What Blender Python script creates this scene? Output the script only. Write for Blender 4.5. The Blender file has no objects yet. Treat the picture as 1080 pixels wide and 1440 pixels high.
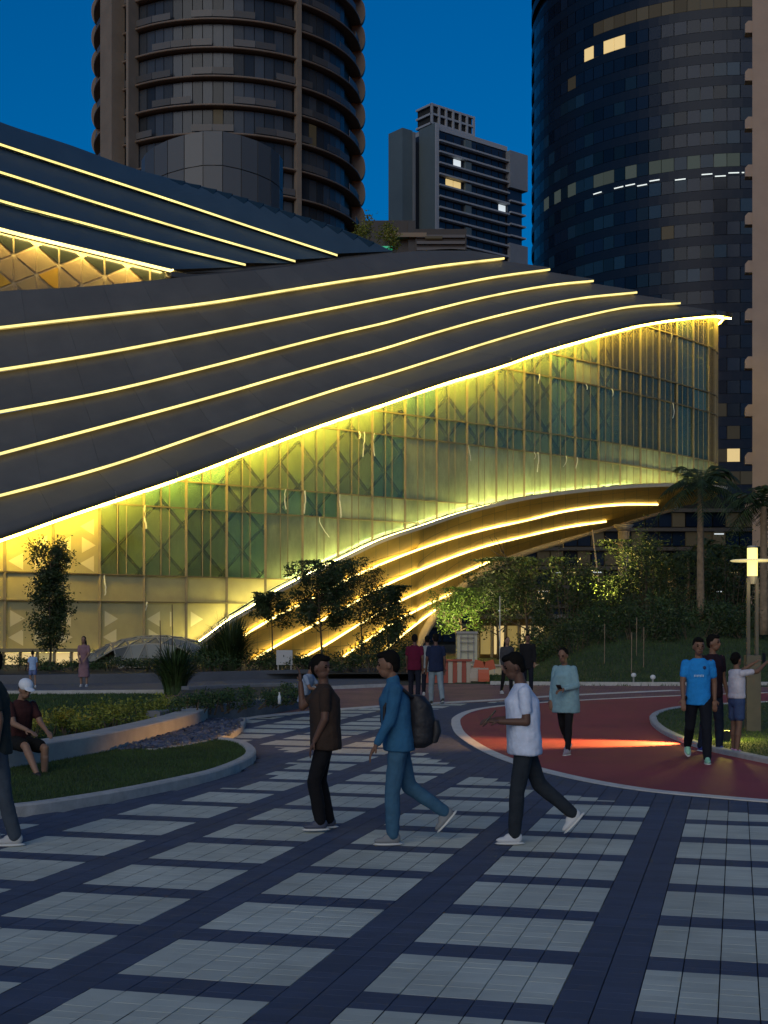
import bpy, bmesh, math, random
import numpy as np
from mathutils import Vector, Matrix
random.seed(7)
rng = np.random.default_rng(7)
SC = bpy.context.scene
COL = SC.collection
R = math.radians
PI = math.pi

# ------------------------------------------------------------------ camera, sky, sun, exposure
FP, HY, HC = 1875.0, 882.0, 1.9          # focal length in photo pixels, horizon row, eye height
cam_d = bpy.data.cameras.new('camera'); cam = bpy.data.objects.new('camera', cam_d); COL.objects.link(cam)
cam.location = (0, 0, HC); cam.rotation_euler = (R(90), 0, 0)
cam_d.sensor_fit = 'VERTICAL'; cam_d.sensor_height = 36; cam_d.lens = 36*FP/1440
cam_d.shift_y = (HY-720)/1440; cam_d.clip_start = 0.1; cam_d.clip_end = 6000
SC.camera = cam

SUN_EL, SUN_AZ = R(2.0), R(195)          # dusk: the sun is down behind the viewer
wd = bpy.data.worlds.new('World'); SC.world = wd; wd.use_nodes = True
nt = wd.node_tree; nt.nodes.clear()
sky = nt.nodes.new('ShaderNodeTexSky'); sky.sky_type = 'NISHITA'; sky.sun_disc = False
sky.sun_elevation = SUN_EL; sky.sun_rotation = SUN_AZ
sky.air_density = 1.0; sky.dust_density = 0.4; sky.ozone_density = 6.0
hs = nt.nodes.new('ShaderNodeHueSaturation'); hs.inputs['Saturation'].default_value = 1.25; hs.inputs['Hue'].default_value = 0.490
bg = nt.nodes.new('ShaderNodeBackground'); bg.inputs['Strength'].default_value = 0.10
wo = nt.nodes.new('ShaderNodeOutputWorld')
nt.links.new(sky.outputs[0], hs.inputs['Color']); nt.links.new(hs.outputs[0], bg.inputs['Color']); nt.links.new(bg.outputs[0], wo.inputs['Surface'])

sl = bpy.data.lights.new('sun', 'SUN'); sl.energy = 0.34; sl.angle = R(50); sl.color = (1.0, 0.92, 0.74)
so = bpy.data.objects.new('sun', sl); COL.objects.link(so)
so.rotation_euler = (R(62), 0, R(-15))
SC.view_settings.view_transform = 'Standard'; SC.view_settings.look = 'None'
SC.view_settings.gamma = 1; SC.view_settings.exposure = 1.5
SC.view_settings.use_curve_mapping = False
SC.cycles.max_bounces = 6; SC.cycles.transparent_max_bounces = 16
SC.cycles.sample_clamp_indirect = 3.0

# ------------------------------------------------------------------ helpers
def W(px, py, Y): return Vector(((px-540)/FP*Y, Y, HC+(HY-py)/FP*Y))
def G(px, py, z=0.0):
    Y = FP*(HC-z)/(py-HY); return Vector(((px-540)/FP*Y, Y, z))
def spline(pts, n=8, closed=False):
    P = [np.array(p, float) for p in pts]; out = []; N = len(P)
    for i in range(N if closed else N-1):
        p0 = P[(i-1) % N] if closed or i > 0 else 2*P[0]-P[1]
        p1, p2 = P[i], P[(i+1) % N]
        p3 = P[(i+2) % N] if closed or i+2 < N else 2*P[-1]-P[-2]
        for k in range(n):
            t = k/n
            out.append(.5*((2*p1)+(p2-p0)*t+(2*p0-5*p1+4*p2-p3)*t*t+(3*p1-p0-3*p2+p3)*t**3))
    if not closed: out.append(P[-1])
    return out
def fn(pts):
    xs = np.array([p[0] for p in pts], float); ys = np.array([p[1] for p in pts], float)
    d = np.diff(ys)/np.diff(xs); m = np.empty_like(ys); m[0] = d[0]; m[-1] = d[-1]
    m[1:-1] = (d[:-1]*np.diff(xs)[1:]+d[1:]*np.diff(xs)[:-1])/(xs[2:]-xs[:-2])
    def g(x):
        if x <= xs[0]: return float(ys[0]+m[0]*(x-xs[0]))
        if x >= xs[-1]: return float(ys[-1]+m[-1]*(x-xs[-1]))
        i = int(np.searchsorted(xs, x))-1; i = max(0, min(i, len(xs)-2)); h = xs[i+1]-xs[i]; t = (x-xs[i])/h
        return float((2*t**3-3*t*t+1)*ys[i]+(t**3-2*t*t+t)*h*m[i]+(-2*t**3+3*t*t)*ys[i+1]+(t**3-t*t)*h*m[i+1])
    return g

MATS = {}
def mat(name, col, rough=0.7, metal=0.0, var=0.0, scale=4.0, bump=0.0, bscale=30.0, emit=None, es=0.0, island=0.0, spec=0.5, col2=None, trans=0.0, obrand=0.0):
    if name in MATS: return MATS[name]
    m = bpy.data.materials.new(name); m.use_nodes = True; t = m.node_tree; b = t.nodes['Principled BSDF']
    b.inputs['Roughness'].default_value = rough; b.inputs['Metallic'].default_value = metal
    b.inputs['Specular IOR Level'].default_value = spec
    b.inputs['Base Color'].default_value = (*col, 1)
    src = None
    geo = t.nodes.new('ShaderNodeNewGeometry')
    if var > 0 or col2:
        n = t.nodes.new('ShaderNodeTexNoise'); n.inputs['Scale'].default_value = scale; n.inputs['Detail'].default_value = 6; n.inputs['Roughness'].default_value = 0.65
        t.links.new(geo.outputs['Position'], n.inputs['Vector'])
        mr = t.nodes.new('ShaderNodeMapRange'); mr.inputs[1].default_value = .3; mr.inputs[2].default_value = .7
        t.links.new(n.outputs[0], mr.inputs[0])
        mx = t.nodes.new('ShaderNodeMix'); mx.data_type = 'RGBA'
        a = [c*(1-var) for c in col]; c2 = col2 or [min(1, c*(1+var)) for c in col]
        mx.inputs[6].default_value = (*a, 1); mx.inputs[7].default_value = (*c2, 1)
        t.links.new(mr.outputs[0], mx.inputs[0]); src = mx.outputs[2]
        rr = t.nodes.new('ShaderNodeMapRange'); rr.inputs[3].default_value = max(.03, rough-.1); rr.inputs[4].default_value = min(1, rough+.1)
        t.links.new(n.outputs[0], rr.inputs[0]); t.links.new(rr.outputs[0], b.inputs['Roughness'])
    if island > 0:
        hv = t.nodes.new('ShaderNodeHueSaturation')
        oi = t.nodes.new('ShaderNodeObjectInfo')
        ad = t.nodes.new('ShaderNodeMath'); ad.operation = 'ADD'
        t.links.new(geo.outputs['Random Per Island'], ad.inputs[0]); t.links.new(oi.outputs['Random'], ad.inputs[1])
        fr = t.nodes.new('ShaderNodeMath'); fr.operation = 'FRACT'; t.links.new(ad.outputs[0], fr.inputs[0])
        m2 = t.nodes.new('ShaderNodeMapRange'); m2.inputs[3].default_value = 1-island; m2.inputs[4].default_value = 1+island
        t.links.new(fr.outputs[0], m2.inputs[0]); t.links.new(m2.outputs[0], hv.inputs['Value'])
        if src: t.links.new(src, hv.inputs['Color'])
        else: hv.inputs['Color'].default_value = (*col, 1)
        src = hv.outputs[0]
    if src: t.links.new(src, b.inputs['Base Color'])
    if bump > 0:
        n2 = t.nodes.new('ShaderNodeTexNoise'); n2.inputs['Scale'].default_value = bscale; n2.inputs['Detail'].default_value = 5
        t.links.new(geo.outputs['Position'], n2.inputs['Vector'])
        bp = t.nodes.new('ShaderNodeBump'); bp.inputs['Strength'].default_value = bump; bp.inputs['Distance'].default_value = 0.03
        t.links.new(n2.outputs[0], bp.inputs['Height']); t.links.new(bp.outputs[0], b.inputs['Normal'])
    if emit:
        b.inputs['Emission Color'].default_value = (*emit, 1); b.inputs['Emission Strength'].default_value = es
    if emit and es > 0 and 'led' in name:
        n3_ = t.nodes.new('ShaderNodeTexNoise'); n3_.inputs['Scale'].default_value = .45; n3_.inputs['Detail'].default_value = 3; t.links.new(geo.outputs['Position'], n3_.inputs['Vector'])
        m3_ = t.nodes.new('ShaderNodeMapRange'); m3_.inputs[1].default_value = .3; m3_.inputs[2].default_value = .7; m3_.inputs[3].default_value = es*.65; m3_.inputs[4].default_value = es*1.3
        t.links.new(n3_.outputs[0], m3_.inputs[0]); t.links.new(m3_.outputs[0], b.inputs['Emission Strength'])
    if trans > 0:
        tr = t.nodes.new('ShaderNodeBsdfTranslucent'); ms = t.nodes.new('ShaderNodeMixShader'); ms.inputs[0].default_value = trans
        if src: t.links.new(src, tr.inputs['Color'])
        else: tr.inputs['Color'].default_value = (*col, 1)
        out = t.nodes['Material Output']
        t.links.new(b.outputs[0], ms.inputs[1]); t.links.new(tr.outputs[0], ms.inputs[2]); t.links.new(ms.outputs[0], out.inputs['Surface'])
    MATS[name] = m; return m

def glass(name, tint, clear, film, filmcol, rough=0.05, gl=0.12):
    """window glass with a dusty film: part clear, part scattering, fresnel reflection on top"""
    if name in MATS: return MATS[name]
    m = bpy.data.materials.new(name); m.use_nodes = True; t = m.node_tree; t.nodes.clear()
    o = t.nodes.new('ShaderNodeOutputMaterial')
    tr = t.nodes.new('ShaderNodeBsdfTransparent'); tr.inputs[0].default_value = (*tint, 1)
    df = t.nodes.new('ShaderNodeBsdfDiffuse'); tl = t.nodes.new('ShaderNodeBsdfTranslucent')
    gs = t.nodes.new('ShaderNodeBsdfGlossy'); gs.inputs['Roughness'].default_value = rough
    geo = t.nodes.new('ShaderNodeNewGeometry'); n = t.nodes.new('ShaderNodeTexNoise')
    n.inputs['Scale'].default_value = 0.7; n.inputs['Detail'].default_value = 8; n.inputs['Roughness'].default_value = .7
    mp = t.nodes.new('ShaderNodeMapping'); mp.inputs['Scale'].default_value = (1, 1, .35)
    t.links.new(geo.outputs['Position'], mp.inputs[0]); t.links.new(mp.outputs[0], n.inputs['Vector'])
    mr = t.nodes.new('ShaderNodeMapRange'); mr.inputs[1].default_value = .3; mr.inputs[2].default_value = .75
    mr.inputs[3].default_value = film*.55; mr.inputs[4].default_value = min(1, film*1.5)
    t.links.new(n.outputs[0], mr.inputs[0])
    oi = t.nodes.new('ShaderNodeObjectInfo'); hv = t.nodes.new('ShaderNodeHueSaturation'); hv.inputs['Color'].default_value = (*filmcol, 1)
    m2 = t.nodes.new('ShaderNodeMapRange'); m2.inputs[3].default_value = .6; m2.inputs[4].default_value = 1.25
    t.links.new(oi.outputs['Random'], m2.inputs[0]); t.links.new(m2.outputs[0], hv.inputs['Value'])
    t.links.new(hv.outputs[0], df.inputs[0]); t.links.new(hv.outputs[0], tl.inputs[0])
    a = t.nodes.new('ShaderNodeMixShader'); a.inputs[0].default_value = .45; t.links.new(df.outputs[0], a.inputs[1]); t.links.new(tl.outputs[0], a.inputs[2])
    b = t.nodes.new('ShaderNodeMixShader'); t.links.new(mr.outputs[0], b.inputs[0]); t.links.new(tr.outputs[0], b.inputs[1]); t.links.new(a.outputs[0], b.inputs[2])
    fr = t.nodes.new('ShaderNodeLayerWeight'); fr.inputs[0].default_value = .35
    fm = t.nodes.new('ShaderNodeMapRange'); fm.inputs[3].default_value = gl*.5; fm.inputs[4].default_value = .38
    t.links.new(fr.outputs['Fresnel'], fm.inputs[0])
    c = t.nodes.new('ShaderNodeMixShader'); t.links.new(fm.outputs[0], c.inputs[0]); t.links.new(b.outputs[0], c.inputs[1]); t.links.new(gs.outputs[0], c.inputs[2])
    t.links.new(c.outputs[0], o.inputs['Surface']); MATS[name] = m; return m

def brickmat(name, c1, c2, mortar, sc, w=.2, h=.1, rough=.75, rot=0):
    m = bpy.data.materials.new(name); m.use_nodes = True; t = m.node_tree; b = t.nodes['Principled BSDF']; b.inputs['Roughness'].default_value = rough
    geo = t.nodes.new('ShaderNodeNewGeometry'); mp = t.nodes.new('ShaderNodeMapping'); mp.inputs['Rotation'].default_value = (0, 0, rot)
    br = t.nodes.new('ShaderNodeTexBrick'); br.inputs['Scale'].default_value = sc; br.inputs['Brick Width'].default_value = w; br.inputs['Row Height'].default_value = h
    br.inputs['Mortar Size'].default_value = .005; br.inputs['Color1'].default_value = (*c1, 1); br.inputs['Color2'].default_value = (*c2, 1); br.inputs['Mortar'].default_value = (*mortar, 1)
    t.links.new(geo.outputs['Position'], mp.inputs[0]); t.links.new(mp.outputs[0], br.inputs['Vector'])
    n = t.nodes.new('ShaderNodeTexNoise'); n.inputs['Scale'].default_value = .8; n.inputs['Detail'].default_value = 6; t.links.new(geo.outputs['Position'], n.inputs['Vector'])
    hv = t.nodes.new('ShaderNodeHueSaturation'); mr = t.nodes.new('ShaderNodeMapRange'); mr.inputs[1].default_value = .3; mr.inputs[2].default_value = .7; mr.inputs[3].default_value = .75; mr.inputs[4].default_value = 1.2
    t.links.new(n.outputs[0], mr.inputs[0]); t.links.new(mr.outputs[0], hv.inputs['Value']); t.links.new(br.outputs[0], hv.inputs['Color']); t.links.new(hv.outputs[0], b.inputs['Base Color'])
    MATS[name] = m; return m

class MB:
    def __init__(s): s.v = []; s.f = []
    def add(s, vs, fs):
        o = len(s.v); s.v += [tuple(v) for v in vs]; s.f += [tuple(i+o for i in f) for f in fs]; return s
    def box(s, lo, hi, M=None):
        x0, y0, z0 = lo; x1, y1, z1 = hi
        vs = [Vector(p) for p in ((x0,y0,z0),(x1,y0,z0),(x1,y1,z0),(x0,y1,z0),(x0,y0,z1),(x1,y0,z1),(x1,y1,z1),(x0,y1,z1))]
        if M: vs = [M @ v for v in vs]
        return s.add(vs, [(0,3,2,1),(4,5,6,7),(0,1,5,4),(1,2,6,5),(2,3,7,6),(3,0,4,7)])
    def bar(s, a, b, w, d, up=(0,0,1)):
        a = Vector(a); b = Vector(b); t = b-a; L = t.length
        if L < 1e-6: return s
        t.normalize(); u = Vector(up); n = t.cross(u)
        if n.length < 1e-4: n = t.cross(Vector((1,0,0)))
        n.normalize(); q = n.cross(t)
        vs = [p+n*(i*w/2)+q*(j*d/2) for p in (a, b) for i, j in ((-1,-1),(1,-1),(1,1),(-1,1))]
        return s.add(vs, [(0,1,2,3),(7,6,5,4),(0,4,5,1),(1,5,6,2),(2,6,7,3),(3,7,4,0)])
    def tube(s, pts, rad, n=8, cap=True):
        pts = [Vector(p) for p in pts]; rs = rad if hasattr(rad, '__len__') else [rad]*len(pts)
        rings = []; ref = None
        for i, p in enumerate(pts):
            t = (pts[min(i+1, len(pts)-1)]-pts[max(i-1, 0)])
            t = t.normalized() if t.length > 1e-9 else Vector((0,0,1))
            if ref is None: ref = Vector((1,0,0)) if abs(t.x) < .9 else Vector((0,1,0))
            u = (ref-t*ref.dot(t)).normalized(); w = t.cross(u); ref = u
            rings.append([p+(u*math.cos(2*PI*k/n)+w*math.sin(2*PI*k/n))*rs[i] for k in range(n)])
        vs = [v for r in rings for v in r]; fs = []
        for i in range(len(pts)-1):
            for k in range(n): fs.append((i*n+k, i*n+(k+1) % n, (i+1)*n+(k+1) % n, (i+1)*n+k))
        if cap: fs += [tuple(reversed(range(n))), tuple(range((len(pts)-1)*n, len(pts)*n))]
        return s.add(vs, fs)
    def grid(s, rows):
        m = len(rows[0]); vs = [p for r in rows for p in r]
        return s.add(vs, [(i*m+j, i*m+j+1, (i+1)*m+j+1, (i+1)*m+j) for i in range(len(rows)-1) for j in range(m-1)])
    def section(s, path, prof, closed_path=False):
        """sweep a profile [(out, up)] along ground path of (x,y,z) with horizontal normals"""
        P = [Vector(p) for p in path]; rows = []
        for i, p in enumerate(P):
            t = P[min(i+1, len(P)-1)]-P[max(i-1, 0)]; t.z = 0; t.normalize(); nn = Vector((t.y, -t.x, 0))
            rows.append([p+nn*a+Vector((0,0,b)) for a, b in prof])
        m = len(prof); vs = [q for r in rows for q in r]
        fs = [(i*m+j, i*m+(j+1) % m, (i+1)*m+(j+1) % m, (i+1)*m+j) for i in range(len(P)-1) for j in range(m)]
        fs += [tuple(reversed(range(m))), tuple(range((len(P)-1)*m, len(P)*m))]
        return s.add(vs, fs)
    def ell(s, c, r, M=None, n=12, m=8):
        vs = [(0,0,-1)]+[(math.sin(PI*i/m)*math.cos(2*PI*k/n), math.sin(PI*i/m)*math.sin(2*PI*k/n), -math.cos(PI*i/m)) for i in range(1, m) for k in range(n)]+[(0,0,1)]
        fs = [(0, 1+(k+1) % n, 1+k) for k in range(n)]
        for i in range(m-2):
            for k in range(n): fs.append((1+i*n+k, 1+i*n+(k+1) % n, 1+(i+1)*n+(k+1) % n, 1+(i+1)*n+k))
        L = len(vs)-1
        fs += [(L, 1+(m-2)*n+k, 1+(m-2)*n+(k+1) % n) for k in range(n)]
        r = (r, r, r) if not hasattr(r, '__len__') else r
        M = M or Matrix.Identity(3)
        return s.add([Vector(c)+M @ Vector((v[0]*r[0], v[1]*r[1], v[2]*r[2])) for v in vs], fs)
    def build(s, name, m, parent=None, smooth=False, loc=None):
        me = bpy.data.meshes.new(name); me.from_pydata([tuple(v) for v in s.v], [], s.f); me.update()
        if smooth: me.polygons.foreach_set('use_smooth', [True]*len(me.polygons))
        if m is not None: me.materials.append(m if not isinstance(m, str) else MATS[m])
        o = bpy.data.objects.new(name, me); COL.objects.link(o)
        if loc is not None: o.location = loc
        if parent is not None: o.parent = parent
        return o
def tag(o, label=None, cat=None, group=None, kind=None):
    if label: o['label'] = label
    if cat: o['category'] = cat
    if group: o['group'] = group
    if kind: o['kind'] = kind
    return o
def empty(name, loc, label=None, cat=None, group=None, rz=0):
    o = bpy.data.objects.new(name, None); COL.objects.link(o); o.location = loc; o.rotation_euler.z = rz
    return tag(o, label, cat, group)
def copy_tree(o, parent=None):
    c = o.copy(); COL.objects.link(c)
    if parent is not None: c.parent = parent
    for ch in list(o.children): copy_tree(ch, c)
    return c
def instance(name, me, parent, M):
    o = bpy.data.objects.new(name, me); COL.objects.link(o); o.parent = parent; o.matrix_local = M; return o
def sheet(name, pts, z, m, kind='structure'):
    bm = bmesh.new(); vs = [bm.verts.new((p[0], p[1], z)) for p in pts]; f = bm.faces.new(vs)
    if f.normal.z < 0 or True: bmesh.ops.recalc_face_normals(bm, faces=[f])
    bm.normal_update()
    if f.normal.z < 0: f.normal_flip()
    bmesh.ops.triangulate(bm, faces=[f])
    me = bpy.data.meshes.new(name); bm.to_mesh(me); bm.free(); me.materials.append(m)
    o = bpy.data.objects.new(name, me); COL.objects.link(o); o['kind'] = kind; return o
def inside(p, poly):
    x, y = p; c = False; n = len(poly)
    for i in range(n):
        x1, y1 = poly[i][0], poly[i][1]; x2, y2 = poly[i-1][0], poly[i-1][1]
        if (y1 > y) != (y2 > y) and x < (x2-x1)*(y-y1)/(y2-y1)+x1: c = not c
    return c

# ------------------------------------------------------------------ materials
LEDC = (1.0, .70, .10)
M_led = mat('led_line', (.9,.85,.6), emit=(1.0,.80,.20), es=.48)
M_wash = mat('led_wash', (.9,.85,.6), emit=LEDC, es=15.0)
M_washb = mat('led_wash_low', (.9,.85,.6), emit=(.98,.90,.28), es=11.0)
M_soffled = mat('led_soffit', (.9,.85,.6), emit=(1.0,.74,.22), es=2.3)
M_roof = mat('roof_metal', (.115,.113,.105), rough=.5, metal=.1, var=.10, scale=.6, bump=.05, bscale=1.2, island=.07)
M_fascia = mat('fascia_metal', (.10,.095,.09), rough=.5, var=.12, scale=1.5)
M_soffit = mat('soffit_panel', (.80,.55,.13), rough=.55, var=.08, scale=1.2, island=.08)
M_beam = mat('edge_beam', (.62,.52,.36), rough=.6, var=.1, scale=2)
M_mull = mat('mullion_metal', (.17,.14,.075), rough=.5, metal=.2, var=.12, scale=3)
M_liner = mat('liner_wall', (.66,.68,.44), rough=.8, var=.15, scale=.8)
M_grid = mat('diagrid_steel', (.02,.022,.018), rough=.6)
M_print = mat('printed_triangle', (.66,.60,.36), rough=.7)
M_frost = mat('frosted_panel', (.40,.35,.17), rough=.6, var=.10, scale=1.0)
M_film = mat('peeling_film', (.85,.85,.75), rough=.3, trans=.4)
M_gA = glass('pane_green', (.84,.92,.74), .5, .24, (.50,.56,.28))
M_gB = glass('pane_teal', (.76,.92,.80), .6, .25, (.42,.58,.38))
M_gC = glass('pane_dark', (.72,.68,.45), .7, .20, (.50,.46,.20))
M_gD = glass('pane_milky', (.6,.7,.6), .3, .70, (.58,.64,.40))
M_conc = mat('concrete', (.36,.35,.33), rough=.85, var=.18, scale=2.5, bump=.25, bscale=40)
M_kerb = mat('kerb_stone', (.42,.41,.39), rough=.85, var=.2, scale=6, bump=.25, bscale=50)
M_pale = mat('pale_paver', (.475,.49,.42), rough=.82, var=.2, scale=.8, island=.07, bump=.2, bscale=140)
M_dark = mat('dark_paver', (.052,.068,.115), rough=.8, var=.16, scale=1.3, island=.12, bump=.2, bscale=140)
M_bed = mat('paver_sand', (.045,.04,.04), rough=.95, var=.3, scale=20)
M_soil = mat('soil', (.045,.04,.025), rough=.95, var=.3, scale=1.5)
M_turf = mat('turf', (.030,.055,.015), rough=.9, var=.35, scale=1.2, col2=(.05,.08,.02))
M_blade = mat('grass_blade', (.045,.085,.02), rough=.7, var=.3, scale=1.0, island=.35, trans=.25)
M_track = mat('red_rubber', (.28,.042,.046), rough=.75, var=.22, scale=.5, bump=.2, bscale=120)
M_white = mat('white_line', (.6,.58,.54), rough=.7, var=.15, scale=5)
M_asph = mat('path_asphalt', (.10,.105,.12), rough=.85, var=.15, scale=1.5, bump=.2, bscale=80)
M_leafD = mat('leaf_dark', (.036,.062,.018), rough=.55, var=.4, scale=1.5, island=.45, trans=.3)
M_leafM = mat('leaf_mid', (.04,.075,.02), rough=.55, var=.4, scale=1.5, island=.45, trans=.3)
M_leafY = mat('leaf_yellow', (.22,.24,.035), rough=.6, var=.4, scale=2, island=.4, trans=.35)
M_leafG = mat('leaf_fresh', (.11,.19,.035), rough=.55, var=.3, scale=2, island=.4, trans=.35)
M_bark = mat('bark', (.10,.075,.05), rough=.9, var=.35, scale=8, bump=.6, bscale=25)
M_palmbark = mat('palm_bark', (.22,.16,.10), rough=.9, var=.35, scale=5, bump=.6, bscale=18)
M_steel = mat('grey_steel', (.30,.29,.28), rough=.5, metal=.3, var=.1, scale=5)
M_black = mat('black_plastic', (.012,.012,.014), rough=.45)

# ------------------------------------------------------------------ ground, plaza, lawns, paths
def gline(pts, z=0, n=6): return [Vector((p[0], p[1], z)) for p in spline([tuple(G(x, y, z))[:2] for x, y in pts], n)]
sheet('ground', [(-1500,-50),(1500,-50),(1500,3500),(-1500,3500)], -.07, M_soil)
sheet('plaza', [(-14,2),(14,2),(16,38),(-16,38)], -.03, M_bed)
PLAZA = bpy.data.objects['plaza']

track_low = gline([(641,1019),(646,1030),(660,1042),(682,1055),(715,1069),(760,1083),(830,1099),(910,1112),(1000,1121),(1100,1129),(1250,1137)])
track_up = gline([(641,1019),(643,1010),(660,1001),(690,995),(740,990),(800,986),(900,981),(1000,977),(1100,974),(1250,971)])
track_poly = track_low+list(reversed(track_up[1:]))
sheet('running_track', [(p.x, p.y) for p in track_poly], .006, M_track)
edge = list(reversed(track_up))+track_low[1:]
b = MB(); b.section(edge, [(-.09,.004),(.09,.004),(.09,.016),(-.09,.016)]); o = b.build('track_border', M_white); tag(o, kind='structure')

lawnR_low = gline([(918,1012),(922,1021),(938,1033),(965,1045),(1000,1056),(1040,1065),(1100,1077),(1220,1096)], .0)
lawnR_up = gline([(918,1012),(925,1006),(945,1000),(980,996),(1030,993),(1100,990),(1220,987)], .0)
lawnR = lawnR_low+list(reversed(lawnR_up[1:]))
sheet('lawn', [(p.x, p.y) for p in lawnR], .055, M_turf)
b = MB(); b.section(list(reversed(lawnR_up))+lawnR_low[1:], [(-.07,-.03),(.07,-.03),(.07,.07),(.05,.085),(-.05,.085),(-.07,.07)]); tag(b.build('lawn_kerb', M_kerb), kind='structure')

kerbL = gline([(-90,1165),(0,1151),(60,1144),(130,1133),(190,1122),(250,1109),(300,1097),(335,1084),(354,1073),(358,1064),(350,1056),(335,1050),(312,1047)])
wallL = gline([(-90,1108),(0,1092),(60,1082),(115,1072),(170,1060),(230,1044),(270,1031),(292,1021)])
peb_in = gline([(292,1021),(325,1019)]); 
lawnL = kerbL+[Vector(tuple(G(270,1052))[:2]+(0,)), Vector(tuple(G(225,1061))[:2]+(0,)), Vector(tuple(G(178,1062))[:2]+(0,))]+list(reversed(wallL[:4*6+1]))
sheet('lawn', [(p.x, p.y) for p in lawnL], .085, M_turf)
b = MB(); b.section(kerbL, [(-.13,-.03),(.02,-.03),(.02,.10),(0,.12),(-.11,.12),(-.13,.10)]); tag(b.build('lawn_kerb', M_kerb), kind='structure')
b = MB(); b.section(wallL, [(0,-.03),(0,.33),(-.015,.345),(-.44,.345),(-.455,.33),(-.455,-.03)]); o = b.build('bench_wall', M_conc)
tag(o, 'long curved low concrete bench wall between lawn and yellow shrubs', 'wall')
pebpoly = [G(*p) for p in [(168,1063),(178,1060),(230,1044),(270,1031),(292,1021),(325,1018),(338,1022),(335,1031),(320,1041),(300,1048),(265,1055),(225,1062)]]
sheet('pebble_bed', [(p.x, p.y) for p in pebpoly], .05, M_bed)
b = MB(); xs = [p.x for p in pebpoly]; ys = [p.y for p in pebpoly]; k = 0
while k < 1500:
    x = random.uniform(min(xs), max(xs)); y = random.uniform(min(ys), max(ys))
    if inside((x, y), [(p.x, p.y) for p in pebpoly]):
        a = random.uniform(.045, .085); b.ell((x, y, .07+random.uniform(0,.05)), (a, a*random.uniform(.6,.9), a*.6), Matrix.Rotation(random.uniform(0,PI),3,'Z') @ Matrix.Rotation(random.uniform(-.4,.4),3,'X'), 6, 4)
    k += 1
M_peb = mat('river_pebble', (.055,.065,.10), rough=.45, island=.5)
tag(b.build('pebble', M_peb, smooth=True), 'dark blue grey river pebbles filling the bed beside the bench wall', 'pebbles', kind='stuff')
kp = gline([(345,1016),(343,1024),(333,1034),(315,1043),(292,1050),(250,1058),(215,1063)])
b = MB(); b.section(kp, [(-.02,-.03),(.13,-.03),(.13,.09),(.115,.105),(-.005,.105),(-.02,.09)]); tag(b.build('pebble_kerb', M_conc), kind='structure')

# promenade of small red bricks behind the plaza and the grey path
M_prom = brickmat('promenade_brick', (.27,.12,.12), (.20,.095,.10), (.05,.04,.04), 1.0, .22, .11, rot=.2)
prom_low = gline([(150,1022),(250,1018),(345,1012),(430,1003),(545,994),(690,987),(800,984),(950,981),(1130,976),(1300,972)])
prom_up = gline([(150,978),(290,974),(430,970),(545,965),(640,962),(800,963),(950,963),(1130,962),(1300,961)])
sheet('promenade', [(p.x, p.y) for p in prom_low+list(reversed(prom_up))], .003, M_prom)
pl = gline([(330,1014),(350,1010),(430,1002),(545,993),(690,985),(800,978),(950,971)])
b = MB(); b.section(pl, [(-.2,.004),(.2,.004),(.2,.014),(-.2,.014)]); tag(b.build('promenade_edge', M_white), kind='structure')
path_up = gline([(-80,963),(60,962),(210,960),(380,955),(545,950.5)]); path_low = gline([(-80,977),(60,976),(200,975),(290,974),(430,970.5),(545,966)])
sheet('path', [(p.x, p.y) for p in path_low+list(reversed(path_up))], .012, M_asph)
b = MB(); b.section(path_low, [(-.1,-.02),(.1,-.02),(.1,.10),(-.1,.10)]); tag(b.build('path_kerb', M_kerb), kind='structure')
b = MB(); b.section(path_up, [(-.15,-.02),(.15,-.02),(.15,.32),(-.15,.32)]); o = b.build('garden_wall', M_asph); tag(o, 'long low grey garden wall behind the asphalt path', 'wall')
# back lawn left between path and shrubs
bl = [G(*p) for p in [(-80,978),(60,978),(200,977),(230,978),(240,1000),(250,1030),(100,1062),(-80,1085)]]
sheet('lawn', [(p.x, p.y) for p in bl], .03, M_turf)
# planter wall with ground cover
pw = gline([(225,1026),(280,1019),(350,1009),(410,999),(430,992),(434,985),(424,979),(400,977),(330,979),(255,983)])
b = MB(); b.section(pw, [(0,-.03),(0,.32),(-.02,.34),(-.28,.34),(-.3,.32),(-.3,-.03)]); o = b.build('planter_wall', mat('planter_stone', (.14,.145,.16), rough=.8, var=.2, scale=3))
tag(o, 'dark grey curved planter wall a person sits on', 'wall')
sheet('planter_soil', [(p.x, p.y) for p in pw], .25, M_soil)

# pavers ----------------------------------------------------------
PW, PD = .2, .1035
TH = .259
ux, uy = math.cos(TH), -math.sin(TH); vx, vy = math.sin(TH), math.cos(TH)
sc_ = HC/1.88
OX, OY = 2.407*sc_, 16.391*sc_         # corner of one pale field, measured
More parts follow.
